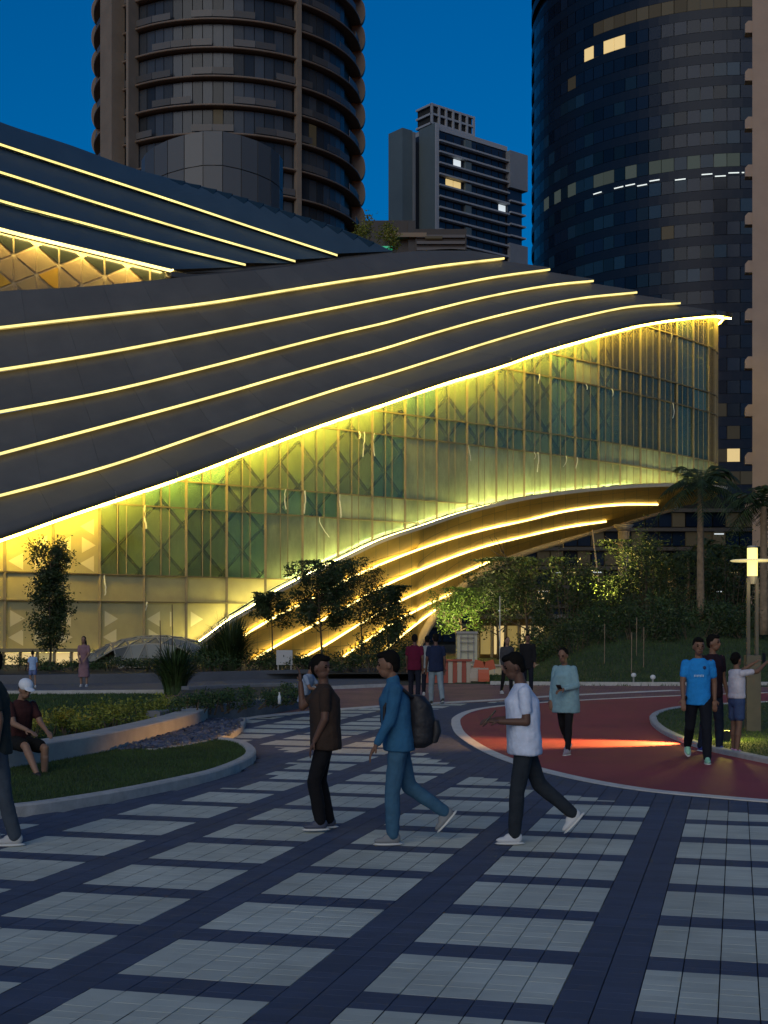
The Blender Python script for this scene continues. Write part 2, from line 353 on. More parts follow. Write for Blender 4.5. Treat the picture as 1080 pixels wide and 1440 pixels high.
# grid origin: row 1 of that field starts at -1.129*sc
track2 = [(p.x, p.y) for p in track_poly]; kerb2 = [(p.x, p.y) for p in lawnL]; low2 = np.array([(p.x, p.y) for p in edge]); kl2 = np.array([(p.x, p.y) for p in kerbL])
prom2 = [(p.x, p.y) for p in prom_low+list(reversed(prom_up))]
peb2 = [(p.x, p.y) for p in pebpoly]; lawnR2 = [(p.x, p.y) for p in lawnR]
cells = []
PERU = 7; ROWS = 11
for i in range(-150, 120):
    for j in range(-140, 260):
        u = (i+.5)*PW; v = (j+.5)*PD
        x = OX+u*ux+v*vx; y = OY+u*uy+v*vy
        if y < 6.0 or y > 37 or abs(x) > .31*y+.6: continue
        if inside((x, y), track2) or inside((x, y), kerb2) or inside((x, y), prom2) or inside((x, y), peb2): continue
        d = min(np.min(np.hypot(low2[:,0]-x, low2[:,1]-y)), 9)
        d2 = np.min(np.hypot(kl2[:,0]-x, kl2[:,1]-y))
        pale = (i % PERU) < 5 and ((-j-1) % ROWS) < 8 and d > 1.0 and d2 > .55
        cells.append((y, x, pale, i, j))
cells.sort()
pm = {}
for nm, mm in (('pale', M_pale), ('dark', M_dark)):
    b = MB(); hx, hy = PW/2-.0032, PD/2-.0007; e = .0012
    b.add([(-hx,-hy,-.02),(hx,-hy,-.02),(hx,hy,-.02),(-hx,hy,-.02),(-hx,-hy,-e),(hx,-hy,-e),(hx,hy,-e),(-hx,hy,-e),(-hx+e,-hy+e,0),(hx-e,-hy+e,0),(hx-e,hy-e,0),(-hx+e,hy-e,0)],
          [(0,1,5,4),(1,2,6,5),(2,3,7,6),(3,0,4,7),(4,5,9,8),(5,6,10,9),(6,7,11,10),(7,4,8,11),(8,9,10,11)])
    me = bpy.data.meshes.new(nm+'_paver'); me.from_pydata(b.v, [], b.f); me.materials.append(mm); pm[nm] = (me, b)
cnt = {'pale': 0, 'dark': 0}; rest = {'pale': MB(), 'dark': MB()}
ca, sa = math.cos(-TH), math.sin(-TH)
for y, x, pale, i, j in cells:
    nm = 'pale' if pale else 'dark'
    dz = random.uniform(-.0012, .0006); tx, ty = random.gauss(0,.0025), random.gauss(0,.003)
    if cnt[nm] < 300 and y > 6.6 and abs(x) < .285*y:
        cnt[nm] += 1
        instance(nm+'_paver', pm[nm][0], PLAZA, Matrix.Translation((x, y, dz)) @ Matrix.Rotation(-TH+random.gauss(0,.006),4,'Z') @ Matrix.Rotation(tx,4,'X') @ Matrix.Rotation(ty,4,'Y'))
    else:
        src = pm[nm][1]
        rest[nm].add([(x+p[0]*ca-p[1]*sa, y+p[0]*sa+p[1]*ca, p[2]+dz+p[0]*ty+p[1]*tx) for p in src.v[4:]], [tuple(q-4 for q in f) for f in src.f[4:]])
for nm, mm in (('pale', M_pale), ('dark', M_dark)):
    o = rest[nm].build(nm+'_paver_field', mm, PLAZA); o['kind'] = 'stuff'

# ------------------------------------------------------------------ pavilion: plan of the glass wall
A0 = R(38.8); WM = 2.575; S1, S2 = 13*WM, 23*WM
P0 = np.array([(6-540)/FP*66, 66.0])
RA = (S2-S1)/R(12.0); RB = 7.0; TB = R(137)
def plan(s):
    d = np.array([math.cos(A0), math.sin(A0)])
    if s <= S1: return P0+d*s, A0
    p1 = P0+d*S1; a = A0; sgn = 1
    c = p1+RA*np.array([-math.sin(a), math.cos(a)])
    if s <= S2:
        t = a+(s-S1)/RA; return c+RA*np.array([math.sin(t), -math.cos(t)]), t
    t2 = a+(S2-S1)/RA; p2 = c+RA*np.array([math.sin(t2), -math.cos(t2)])
    c2 = p2+RB*np.array([-math.sin(t2), math.cos(t2)])
    S3 = S2+RB*TB
    if s <= S3:
        t = t2+(s-S2)/RB; return c2+RB*np.array([math.sin(t), -math.cos(t)]), t
    t3 = t2+TB; p3 = c2+RB*np.array([math.sin(t3), -math.cos(t3)])
    return p3+np.array([math.cos(t3), math.sin(t3)])*(s-S3), t3
S3 = S2+RB*TB
SS = S2+RB*R(24.0)
def pxs(s): p, a = plan(s); return 540+FP*p[0]/p[1]
_ss = np.linspace(-8, SS, 700); _px = np.array([pxs(s) for s in _ss]); _yy = np.array([plan(s)[0][1] for s in _ss])
def s_of(px): return float(np.interp(px, _px, _ss))
def Yf(px):
    if px > _px[-1]: return float(_yy[-1]+(px-_px[-1])*.05)
    if px < _px[0]: return float(_yy[0]+(px-_px[0])*.05)
    return float(np.interp(px, _px, _yy))
EAVE = fn([(-30,766),(0,756),(70,731),(141,707),(264,665),(340,636),(437,600),(527,570),(612,541),(698,515),(735,501.5),(791,485),(847,469),(902,456.5),(958,448.5),(1002,445.5),(1021,447)])
BOT = fn([(255,912),(262,908),(317,869),(340,856),(377,832.6),(414,813),(470,786),(525,760),(581,741),(636,722.6),(692,708),(740,698.5),(772,694),(847,686),(902,682.5),(958,682),(1013,686)])
def Zp(py, Y): return HC+(HY-py)/FP*Y
def z_eave(s):
    if s <= SS: x = pxs(s); return Zp(EAVE(x), plan(s)[0][1])
    return Zp(EAVE(pxs(SS)), plan(SS)[0][1])-.02*(s-SS)
def z_bot(s):
    if s <= SS:
        x = pxs(s); Y = plan(s)[0][1]
        if x < 262: return Zp(914, Yf(262))-.05
        return Zp(BOT(x), Y)
    return Zp(BOT(pxs(SS)), plan(SS)[0][1])-.06*min(s-SS, 20)
def at(s, z, off=0.0):
    p, a = plan(s); n = np.array([math.sin(a), -math.cos(a)]); q = p+n*off
    return Vector((q[0], q[1], z))

PAV = empty('pavilion', tuple(at(10, 0)), 'large glowing wing shaped pavilion with curved glass wall and lit roof lines', 'building')
def pavchild(mb, name, m, parent=None, smooth=False):
    o = mb.build(name, m, None, smooth); o.parent = parent or PAV
    o.matrix_parent_inverse = Matrix.Translation(-Vector(PAV.location)) if parent is None else Matrix.Identity(4)
    return o
# the facade part is an empty at world origin relative offset, so sub parts keep world coordinates
FAC = bpy.data.objects.new('glass_facade', None); COL.objects.link(FAC); FAC.parent = PAV; FAC.matrix_parent_inverse = Matrix.Translation(-Vector(PAV.location))
def fc(mb, name, m, smooth=False):
    o = mb.build(name, m, FAC, smooth); return o
mods = [k*WM for k in range(-2, 24)]+[S2+1.5, SS]
back = [SS+(k+1)*2.0 for k in range(16)]
SL = mods+back
TR = [3.24, 4.65, 8.35, 9.8, 13.6, 15.0, 18.85, 20.4, 24.0]
def clip(poly, f):
    out = []
    for i in range(len(poly)):
        a, b_ = poly[i-1], poly[i]; fa, fb = f(a), f(b_)
        if (fa >= 0) != (fb >= 0):
            t = fa/(fa-fb); out.append((a[0]+(b_[0]-a[0])*t, a[1]+(b_[1]-a[1])*t))
        if fb >= 0: out.append(b_)
    return out
for k in range(len(SL)-1):
    s0, s1 = SL[k], SL[k+1]; e0, e1, b0, b1 = z_eave(s0)-.15, z_eave(s1)-.15, z_bot(s0)+.12, z_bot(s1)+.12
    top = lambda p: e0+(e1-e0)*(p[0]-s0)/(s1-s0)-p[1]
    bot = lambda p: p[1]-(b0+(b1-b0)*(p[0]-s0)/(s1-s0))
    zs = [-2]+TR+[40]; idx = k-2
    for r in range(len(zs)-1):
        g = .03
        poly = [(s0+g, zs[r]+g), (s1-g, zs[r]+g), (s1-g, zs[r+1]-g), (s0+g, zs[r+1]-g)]
        poly = clip(poly, top); poly = clip(poly, bot) if len(poly) > 2 else poly
        if len(poly) < 3: continue
        ar = abs(sum(poly[i-1][0]*poly[i][1]-poly[i][0]*poly[i-1][1] for i in range(len(poly))))/2
        if ar < .05: continue
        low = zs[r+1] <= 4.7
        frost = low or (idx < 2) 
        wr = random.random()
        m = M_frost if frost else (M_gC if k >= len(mods)-1 or (idx > 16 and wr < .6) or wr < .04 else M_gB if wr < .35 else M_gD if wr < .45 else M_gA)
        lowest = bot((poly[0][0], min(p[1] for p in poly))) < 1.0
        if not frost and k < len(mods)-1 and min(p[1] for p in poly) < max(b0, b1)+1.6: m = M_gD if idx > 5 else M_gB
        b = MB(); tilt = random.gauss(0, .006)
        f_ = [at(s, z, tilt*(s-s0)) for s, z in poly]; n_ = len(poly)
        bk = [at(s, z, -.03+tilt*(s-s0)) for s, z in poly]
        b.add(f_+bk, [tuple(range(n_)), tuple(reversed(range(n_, 2*n_)))]+[(i, n_+i, n_+(i+1) % n_, (i+1) % n_) for i in range(n_)])
        fc(b, 'frosted_panel' if frost else 'glass_pane', m)
        if frost and idx <= 5:
            # pale printed triangles in a diamond layout
            b = MB(); cw = WM/2; ch = .95; zc = z_bot(0)+.3
            cz = math.floor((min(p[1] for p in poly)-zc)/ch)
            for a_ in range(2):
                for q in range(int(cz), int(cz)+8):
                    sx = s0+cw*(a_+.5); zz = zc+ch*(q+.5)
                    dirr = 1 if (a_+q+idx) % 2 else -1
                    tri = [(sx-dirr*.34, zz-.42), (sx-dirr*.34, zz+.42), (sx+dirr*.44, zz)]
                    if all(min(p[1] for p in poly)+.05 < z < max(p[1] for p in poly)-.05 and top((s, z)) > .1 and bot((s, z)) > .1 for s, z in tri):
                        fc(MB().add([at(s, z, .006) for s, z in tri]+[at(s, z, .001) for s, z in tri], [(0,1,2),(0,3,4,1),(1,4,5,2),(2,5,3,0)]), 'printed_triangle', M_print)

    # mullion
    for s, w_, d_ in ((s0, .065, .14),):
        if z_eave(s)-z_bot(s) > .3: fc(MB().bar(at(s, z_bot(s), .05), at(s, z_eave(s)-.1, .05), w_, d_), 'mullion', M_mull)
    if idx >= 2 and k < len(mods)-1:
        for t in (.40, .60) if idx < 16 else (.33, .66):
            s = s0+(s1-s0)*t; zb = max(z_bot(s), 4.65)
            fc(MB().bar(at(s, zb, .04), at(s, z_eave(s)-.12, .04), .022, .05), 'glazing_fin', M_mull)
    for z in TR:
        seg = clip(clip([(s0, z), (s1, z), (s1, z+.001), (s0, z+.001)], top), bot)
        if len(seg) >= 3:
            sa_, sb_ = min(p[0] for p in seg), max(p[0] for p in seg)
            if sb_-sa_ > .3: fc(MB().bar(at(sa_, z, .05), at(sb_, z, .05), .12, .07), 'transom', M_mull)
# liner wall and dark diagonal steel behind the glass
rows = []
for s in np.arange(-4, 18*WM, 1.0): rows.append([at(s, z_bot(s)-.1, -.62), at(s, z_eave(s)+.3, -.62)])
b = MB().grid(rows); pavchild(b, 'liner_wall', M_liner)
b = MB(); 
for k in range(0, 22):
    s0 = k*WM
    for h in range(2):
        for q in range(-2, 22):
            sA = s0+h*WM/2; sB = sA+WM/2; zA = 1.0+q*1.3; up = (h+q) % 2
            pa, pb = ((sA, zA), (sB, zA+1.3)) if up else ((sA, zA+1.3), (sB, zA))
            if all(z_bot(s)+.1 < z < z_eave(s)-.2 for s, z in (pa, pb)):
                b.bar(at(pa[0], pa[1], -.40), at(pb[0], pb[1], -.40), .25, .08)
for k in range(0, 23):
    s = (k+.5)*WM
    if z_eave(s)-z_bot(s) > 1: b.bar(at(s, z_bot(s), -.45), at(s, z_eave(s), -.45), .24, .1)
o = pavchild(b, 'diagrid', M_grid); o['kind'] = 'stuff'
rows = [[at(s, z_bot(s)+.15, -.22), at(s, z_bot(s)+.22, -.22)] for s in np.arange(12, 19*WM, 1.2)]
pavchild(MB().grid(rows), 'interior_fill_light', mat('led_interior_fill', (.9,.9,.8), emit=(.92,1.0,.5), es=9.0))  # added strip, fixture unseen: brightens the liner so the lattice reads against it
rows = [[at(s, z_eave(s)-.3, -.22), at(s, z_eave(s)-.22, -.22)] for s in np.arange(5, 19*WM, 1.2)]
pavchild(MB().grid(rows), 'interior_fill_light', mat('led_interior_fill_top', (.9,.9,.8), emit=(1.0,.85,.25), es=5.0))  # added upper strip, likewise unseen, brightens the liner below the eave
# interior ceiling and floor slabs seen through the glass
b = MB()
for z in (8.9, 14.2, 19.5):
    for k in range(0, 39):
        s0, s1 = SL[k], SL[k+1]
        if k > 20 and z_bot(s0)+.4 < z < z_eave(s0)-.4 and z_bot(s1)+.4 < z < z_eave(s1)-.4:
            b.add([at(s0, z, -.6), at(s1, z, -.6), at(s1, z, -3.2), at(s0, z, -3.2), at(s0, z-.5, -.6), at(s1, z-.5, -.6), at(s1, z-.5, -3.2), at(s0, z-.5, -3.2)], [(0,1,2,3),(7,6,5,4),(0,4,5,1),(2,6,7,3)])
pavchild(b, 'floor_slab', mat('slab_grey', (.16,.15,.12), rough=.8))
# loose strips of protective film hanging from the transoms
b_ = 0
for k in range(20):
    s = WM*(random.randint(2, 22)+random.choice([0,.4,.6])+random.gauss(0,.05)); cand = [z for z in TR if z_bot(s)+1 < z < z_eave(s)-.4]
    if not cand: continue
    z = random.choice(cand); L = random.uniform(.3, 1.5); w = random.uniform(.025, .09); n = 8; rows = []
    ph = random.uniform(0, 6); dr = random.choice([0,0,0,random.uniform(-.6,.6)])
    for i in range(n+1):
        t = i/n; s_ = s+dr*t*t*L+.015*math.sin(ph+5*t)+.05*random.random(); zz = z-L*t; off = .14+.06*math.sin(ph+4*t)
        rows.append([at(s_-w/2, zz, off), at(s_+w/2, zz+.02, off+.02)])
    fc(MB().grid(rows), 'film_strip', M_film)

# ------------------------------------------------------------------ roof bands
def lam(x): return .45 if x < 300 else .45+1.0*min(1, (x-300)/700)**1.3
def ray_roof(x, y):
    Ye = Yf(min(x, 1021)); Ze = Zp(EAVE(x), Ye); e = (HY-y)/FP; l = lam(x)
    Y = (Ye+l*(HC-Ze))/(1-l*e); return W(x, y, max(Y, Ye-.3))
LN = [EAVE,
 fn([(-30,706),(0,698.5),(150,657.5),(300,606.5),(400,572.5),(480,546.7),(540,529),(591,513),(702,478),(813,447.8),(880,434),(952,428.5)]),
 fn([(-30,648),(0,640),(150,600),(300,559),(400,530),(480,508),(540,491.5),(591,475.6),(702,445),(813,421.7),(891,413.5)]),
 fn([(-30,587),(0,581.5),(150,552.5),(300,516),(400,490),(480,470),(540,456),(591,442),(702,415.6),(785.6,401.7),(830,397.5)]),
 fn([(-30,527),(0,522.5),(150,498),(300,469),(400,449),(480,433),(540,421),(591,411.7),(702,390.5),(769,381.5)]),
 fn([(-30,467),(0,463.5),(150,446),(300,427.5),(400,411),(480,398),(540,389),(591,380),(705,366)]),
 fn([(-30,411),(0,409),(125,402),(250,390),(400,375),(530,358),(580,353),(663,352)])]
XE = [1021, 952, 891, 830, 769, 705, 663]
X0 = -30
CREST = fn([(530,358),(580,353),(663,352),(705,365.5),(769,381),(830,397),(891,413),(952,428),(1021,446)])
for k in range(6):
    n = 60; rowl, rowu, mid = [], [], []
    for i in range(n+1):
        t = i/n; t = 1-(1-t)**1.3
        xl = X0+(XE[k]-X0)*t; xu = X0+(XE[k+1]-X0)*t
        a = ray_roof(xl, LN[k](xl)); c = ray_roof(xu, LN[k+1](xu))
        rowl.append(a); rowu.append(c)
    # lower lip stands proud of the band beneath: pushed out along the wall normal
    lip, lipb, face = [], [], []
    for i in range(n+1):
        s = s_of(min(rowl[i].x/rowl[i].y*FP+540, 1012)); a = plan(s)[1]; nn = Vector((math.sin(a), -math.cos(a), 0))
        pr = .30 if k else 1.15-.6*max(0, min(1, (rowl[i].x/rowl[i].y*FP+540-820)/190))
        lip.append(rowl[i]+nn*pr); lipb.append(rowl[i]-nn*.25+Vector((0,0,.02)))
    b = MB(); rws = [lipb, lip]
    up = []
    for i in range(n+1):
        up.append(lip[i]+Vector((0,0,.22 if k else .35)))
    rws.append(up)
    for v in (.25, .5, .75, 1.0): rws.append([up[i].lerp(rowu[i]-Vector((0,0,.02)), v) for i in range(n+1)])
    NS = 15; st_ = n//NS
    for q in range(NS):
        i0, i1 = q*st_, min(n, (q+1)*st_)
        seg = []
        for rw in rws:
            r_ = [rw[i] for i in range(i0, i1+1)]; r_[0] = r_[0].lerp(r_[1], .006); r_[-1] = r_[-1].lerp(r_[-2], .006); seg.append(r_)
        o = pavchild(MB().grid(seg), 'roof_panel', M_roof, smooth=True)
    try:
        o.data.shade_auto_smooth() if hasattr(o.data, 'shade_auto_smooth') else None
    except Exception: pass
    if k:
        b = MB(); r1, r2 = [], []
        for i in range(n+1):
            s = s_of(min(rowl[i].x/rowl[i].y*FP+540, 1012)); a = plan(s)[1]; nn = Vector((math.sin(a), -math.cos(a), 0))
            r1.append(lip[i]+nn*.02+Vector((0,0,.14))); r2.append(lip[i]+nn*.02+Vector((0,0,.0)))
        b.grid([r2, r1]); pavchild(b, 'light_strip', M_led)
        b = MB(); b.grid([[p+Vector((0,0,-.012)) for p in lipb], [p+Vector((0,0,-.012)) for p in lip]]); pavchild(b, 'lip_light', mat('led_lip', (.9,.8,.5), emit=(1,.7,.2), es=.18))
    else:
        b = MB(); q = []
        for i in range(n+1):
            s = s_of(min(rowl[i].x/rowl[i].y*FP+540, 1012)); a = plan(s)[1]; nn = Vector((math.sin(a), -math.cos(a), 0))
            pr = 1.0-.58*max(0, min(1, (rowl[i].x/rowl[i].y*FP+540-820)/190)); q.append((rowl[i]+nn*pr+Vector((0,0,-.012)), rowl[i]+nn*(pr-.25)+Vector((0,0,-.012))))
        b.grid([[p[0] for p in q], [p[1] for p in q]]); b.grid([[p[0]+Vector((0,0,-.13)) for p in q], [p[0] for p in q]]); pavchild(b, 'wash_light', M_wash)
        eave_lip = lip
# rear slope of the roof: from the crest line down the far side
rows = []
for i in range(61):
    x = X0+(1021-X0)*i/60
    y = LN[6](x) if x < 600 else CREST(x)
    p = ray_roof(x, y) if x < 663 else ray_roof(x, CREST(x))
    dd = 16*min(1, (1021-x)/260) if x > 600 else 16
    rows.append([p+Vector((0,0,-.03)), p+Vector((-.05*dd, .45*dd, .06*dd)), p+Vector((-.1*dd, dd, -.30*dd)), p+Vector((-.1*dd, dd*1.15, -.9*dd))])
pavchild(MB().grid(rows), 'rear_roof', M_roof, smooth=True)
# eave return round the nose
rows = []
for i in range(24):
    s = SS-3+(S3+15-SS)*i/23; z = z_eave(s)+.02; rows.append([at(s, z, .75), at(s, z+.35, .75), at(s, z+.7, -3), at(s, z+.05, -3), at(s, z, .75)])
pavchild(MB().grid(rows), 'nose_eave', M_roof, smooth=False)
b = MB(); rows = [[at(s, z_eave(s)-.0, .6), at(s, z_eave(s)-.0, .42)] for s in np.linspace(SS-3, S3+12, 30)]
pavchild(b.grid(rows), 'wash_light', M_wash)

# ------------------------------------------------------------------ lower edge, soffit and its lines
REAR = fn([(585,906),(594,888),(605,870),(618,852),(635,835),(660,815),(690,796),(735,777),(780,763),(830,749),(870,738),(912,725),(955,713),(1013,694)])
def rearY(x):
    if x >= 585: return REAR(x)
    return 934.0
def dep(x): return 4+10*max(0, min(1, (x-300)/300)) if x < 850 else 14-9*min(1, (x-850)/165)
def soff(x, v):
    yb = BOT(x); y = yb+(rearY(x)-yb)*v; vv = v if x > 585 else v**.8
    return W(x, y, Yf(x)+.25+dep(x)*vv)
def soff_xy(x, y):
    yb = BOT(x); return soff(x, max(0, min(1, (y-yb)/(rearY(x)-yb))))
cols = list(np.linspace(262, 1012, 46)); NV = 6
for i in range(len(cols)-1):
    for j in range(NV):
        b = MB(); g = .02
        n = 3; rws = []
        for q in range(n+1):
            x = cols[i]+(cols[i+1]-cols[i])*(q/n*.985+.0075)
            rws.append([soff(x, (j+.01)/NV), soff(x, (j+.5)/NV), soff(x, (j+.99)/NV)])
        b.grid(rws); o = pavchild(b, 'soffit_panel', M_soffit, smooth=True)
rws = [[soff(x, v)+Vector((0,.08,.06)) for v in np.linspace(0, 1, 13)] for x in np.linspace(262, 1012, 90)]
pavchild(MB().grid(rws), 'soffit_backing', M_fascia)
for pts in ([(330,902),(365,880),(399,861),(432,845),(484,817),(532,795),(599,769),(680,745),(740,732),(790,720),(840,712.5),(880,709.5),(925,709.5)],
            [(352,931),(380,913),(432,884),(484,855),(532,828),(599,798),(673,771),(740,754),(800,741),(852,733.5)],
            [(412,932),(451,911),(500,881),(553,850),(620,819),(688,790)],
            [(472,931),(515,901),(562,871),(600,851),(634,835)],
            [(540,915),(565,894),(590,874),(612,858)]):
    f_ = fn(pts); xs = np.linspace(pts[0][0], pts[-1][0], 40); path = []
    for x in xs:
        p = soff_xy(x, f_(x)); path.append(p+(Vector((0,0,HC))-p).normalized()*.42)
    pavchild(MB().tube(path, .07, 6), 'soffit_light_strip', M_soffled)
# facade sill + upward wash
xs = np.linspace(258, 1012, 80); path = [at(s_of(x), z_bot(s_of(x)), .25) for x in xs]
b = MB(); b.section(path, [(-.3,-.18),(.62,-.18),(.62,.05),(.56,.05),(.56,-.02),(-.3,-.02)]); pavchild(b, 'sill', M_beam)
b = MB(); b.section([p for p in path], [(.32,.0),(.48,.0),(.48,.03),(.32,.03)]); pavchild(b, 'wash_light', M_washb)
sp = [at(s, z_bot(s), .2) for s in np.linspace(-5, s_of(258), 20)]
b = MB(); b.section(sp, [(-.6,-2),(.3,-2),(.3,0),(-.6,0)]); pavchild(b, 'plinth', M_conc)
b = MB(); b.section([p+Vector((0,0,-.02)) for p in sp], [(.08,.02),(.2,.02),(.2,.05),(.08,.05)]); pavchild(b, 'wash_light', mat('led_wash_floor', (.9,.85,.6), emit=(1,.74,.14), es=.6))
b = MB(); rws = [[at(s, z_bot(s)-.02, .25), at(s, z_bot(s)-.5, .1), at(s, z_bot(s)-.6, -4)] for s in np.linspace(SS-3, S3+12, 30)]
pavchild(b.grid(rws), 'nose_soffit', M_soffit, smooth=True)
# rear edge beam running down to the foot
path = [W(x, REAR(x), Yf(x)+.25+dep(x)) for x in np.linspace(585, 955, 40)]
foot = path[0]; path = [Vector((foot.x-.3, foot.y, -.5))]+path
pavchild(MB().tube(path, [.5]*3+[.5-.28*min(1, i/26) for i in range(len(path)-3)], 8), 'edge_beam', M_beam, smooth=True)

# ------------------------------------------------------------------ rear wing of the pavilion
RW = empty('rear_wing', (-20, 92, 0), 'tall rear roof wing with four sloping light lines and triangular panel wall', 'building')
def rwc(mb, name, m, smooth=False, parent=None):
    o = mb.build(name, m, RW, smooth); o.matrix_parent_inverse = Matrix.Translation(-Vector(RW.location)); return o
def Yb(x): return 88+.055*x
LOWE = fn([(-30,318),(0,326),(125,356),(240,384),(270,387),(300,384.5),(400,374.5),(520,361)])
def ray_b(x, y):
    Yo = Yb(x); e = (HY-y)/FP; Ze = Zp(LOWE(x), Yo); l = .7
    return W(x, y, (Yo+l*(HC-Ze))/(1-l*e))
TOPB = fn([(-30,159),(0,171),(100,204),(200,240),(270,258),(330,274),(400,296),(470,318),(520,338),(552,353)])
MB_ = [ (fn([(-30,197),(0,207),(120,246),(240,285),(360,325),(472,361.5)]), 472),
        (fn([(-30,237),(0,246),(140,290),(280,332),(413,370)]), 413),
        (fn([(-30,277),(0,286),(120,318),(240,350),(343,375)]), 343),
        (fn([(-30,319),(0,327),(125,357),(240,384.5)]), 240)]
lines = [(TOPB, 552)]+MB_
for k in range(4):
    (fa, xa), (fb, xb) = lines[k], lines[k+1]; n = 40; up, lo = [], []
    for i in range(n+1):
        t = i/n; xu = -30+(xa+30)*t; xl = -30+(xb+30)*t
        up.append(ray_b(xu, fa(xu))); lo.append(ray_b(xl, fb(xl)))
    out = Vector((.3, -.45, -.02)); lip = [p+out*.55 for p in lo]
    b = MB().grid([[p+Vector((0,.3,.05)) for p in lo], lip, [p+Vector((0,0,.25)) for p in lip]]+[[ (lip[i]+Vector((0,0,.25))).lerp(up[i]+Vector((0,0,-.02)), v) for i in range(n+1)] for v in (.33,.66,1)])
    rwc(b, 'roof_band', mat('rear_roof_metal', (.055,.095,.13), rough=.45, metal=.1, var=.1, scale=.5))
    rwc(MB().grid([[p+Vector((0,-.02,.0)) for p in lip], [p+Vector((0,-.02,.17 if k < 3 else .24)) for p in lip]]), 'light_strip', M_led if k < 3 else mat('led_rear_eave', (.9,.85,.6), emit=(1.0,.78,.22), es=1.2))
# closing strip between the line ends and the lower dark edge
pts_l = [ray_b(x, LOWE(x)) for x in np.linspace(236, 552, 40)]
b = MB(); b.section(pts_l, [(-.3,-.35),(.4,-.35),(.4,.02),(-.3,.02)]); rwc(b, 'lower_edge', M_fascia)
ends = [(240,384.5),(343,375),(413,370),(472,361.5),(552,353)]
b = MB()
for i in range(4):
    a0 = ray_b(*ends[i]); a1 = ray_b(*ends[i+1]); m_ = ray_b(ends[i+1][0], LOWE(ends[i+1][0])+.5); m0 = ray_b(ends[i][0], LOWE(ends[i][0])+.5)
    b.add([a0+Vector((0,.1,0)), m0, m_, a1+Vector((0,.1,0))], [(0,1,2,3)])
rwc(b, 'edge_closure', M_roof)
# slope down the far side
b = MB(); rows = []
for x in np.linspace(-30, 552, 30):
    p = ray_b(x, TOPB(x)); rows.append([p+Vector((0,.05,-.02)), p+Vector((-2,8,-1)), p+Vector((-4,16,-14))])
rwc(b.grid(rows), 'far_slope', M_roof)
# saw tooth skylights along the ridge
for i, x in enumerate(np.linspace(235, 500, 13)):
    p = ray_b(x, TOPB(x)+2); q = ray_b(x+26, TOPB(x+26)+2); r_ = ray_b(x+17, TOPB(x+17)+15)
    h = Vector((0,-.1,.14)); b = MB(); b.add([p, q, r_, q+h, r_+h*.6, p+h*.1], [(0,5,4,2),(5,3,4),(5,0,1,3),(1,2,4,3)])
    rwc(b, 'skylight', mat('skylight_glass', (.03,.06,.08), rough=.12, metal=.3))
# triangular panel wall under the lowest line
M_ptri = [mat('panel_beige', (.38,.27,.14), rough=.6, var=.1), mat('panel_dark_glass', (.03,.035,.03), rough=.15), mat('panel_gold', (.62,.36,.03), rough=.55), mat('panel_tan', (.36,.27,.14), rough=.6)]
wallY = lambda x: Yb(x)+1.6
cx = 32.0; rowsy = []
def wp(i, j):      # lattice point in pixel space measured on the wall plane
    x = -45+i*cx; top = 330+.236*(x)+4; return x, top+j*40.0+(0 if i % 2 else 20)
def wv(x, y): return W(x, y, wallY(x))
frame = MB()
for i in range(0, 9):
    for j in range(-2, 5):
        a = wp(i, j); b2 = wp(i, j+1); c = wp(i+1, j+(1 if i % 2 == 0 else 0)); d = wp(i+1, j+(0 if i % 2 == 0 else -1)+1+(0))
        for tri, par in ((((a), (b2), wp(i+1, j+1) if i % 2 == 0 else wp(i+1, j)), 0), ((wp(i+1, j) if i % 2 else wp(i+1, j), wp(i+1, j+1), (b2 if i % 2 else a) if False else (wp(i, j+1) if i % 2 else wp(i, j))), 1)):
            cxm = sum(p[0] for p in tri)/3; cym = sum(p[1] for p in tri)/3
            if cxm > 250 or cxm < -40: continue
            lo_ = 327+.236*cxm-8
            if cym < lo_ or cym > 440: continue
            g = [(p[0]*.86+cxm*.14, p[1]*.86+cym*.14) for p in tri]
            near_top = cym < 327+.236*cxm+21
            mm = M_ptri[1] if near_top else random.choice([M_ptri[0], M_ptri[0], M_ptri[2], M_ptri[3]])
            v = [wv(*p) for p in g]; bk = [q+Vector((0,.12,0)) for q in v]
            rwc(MB().add(v+bk, [(0,1,2),(0,3,4,1),(1,4,5,2),(2,5,3,0)]), 'wall_panel', mm)
rwc(MB().grid([[wv(x, 322+.236*x)+Vector((0,.13,0)) for x in np.linspace(-40, 262, 12)], [wv(x, 445)+Vector((0,.13,0)) for x in np.linspace(-40, 262, 12)]]), 'panel_frame', mat('panel_frame', (.62,.50,.30), rough=.5))
rwc(MB().section([wv(x, 330+.236*x)+Vector((0,-1.0,.2)) for x in np.linspace(-30, 245, 20)], [(-.1,-.05),(.1,-.05),(.1,.05),(-.1,.05)]), 'wash_light', mat('led_rear_wash', (.9,.85,.6), emit=(1.0,.72,.22), es=18.0))

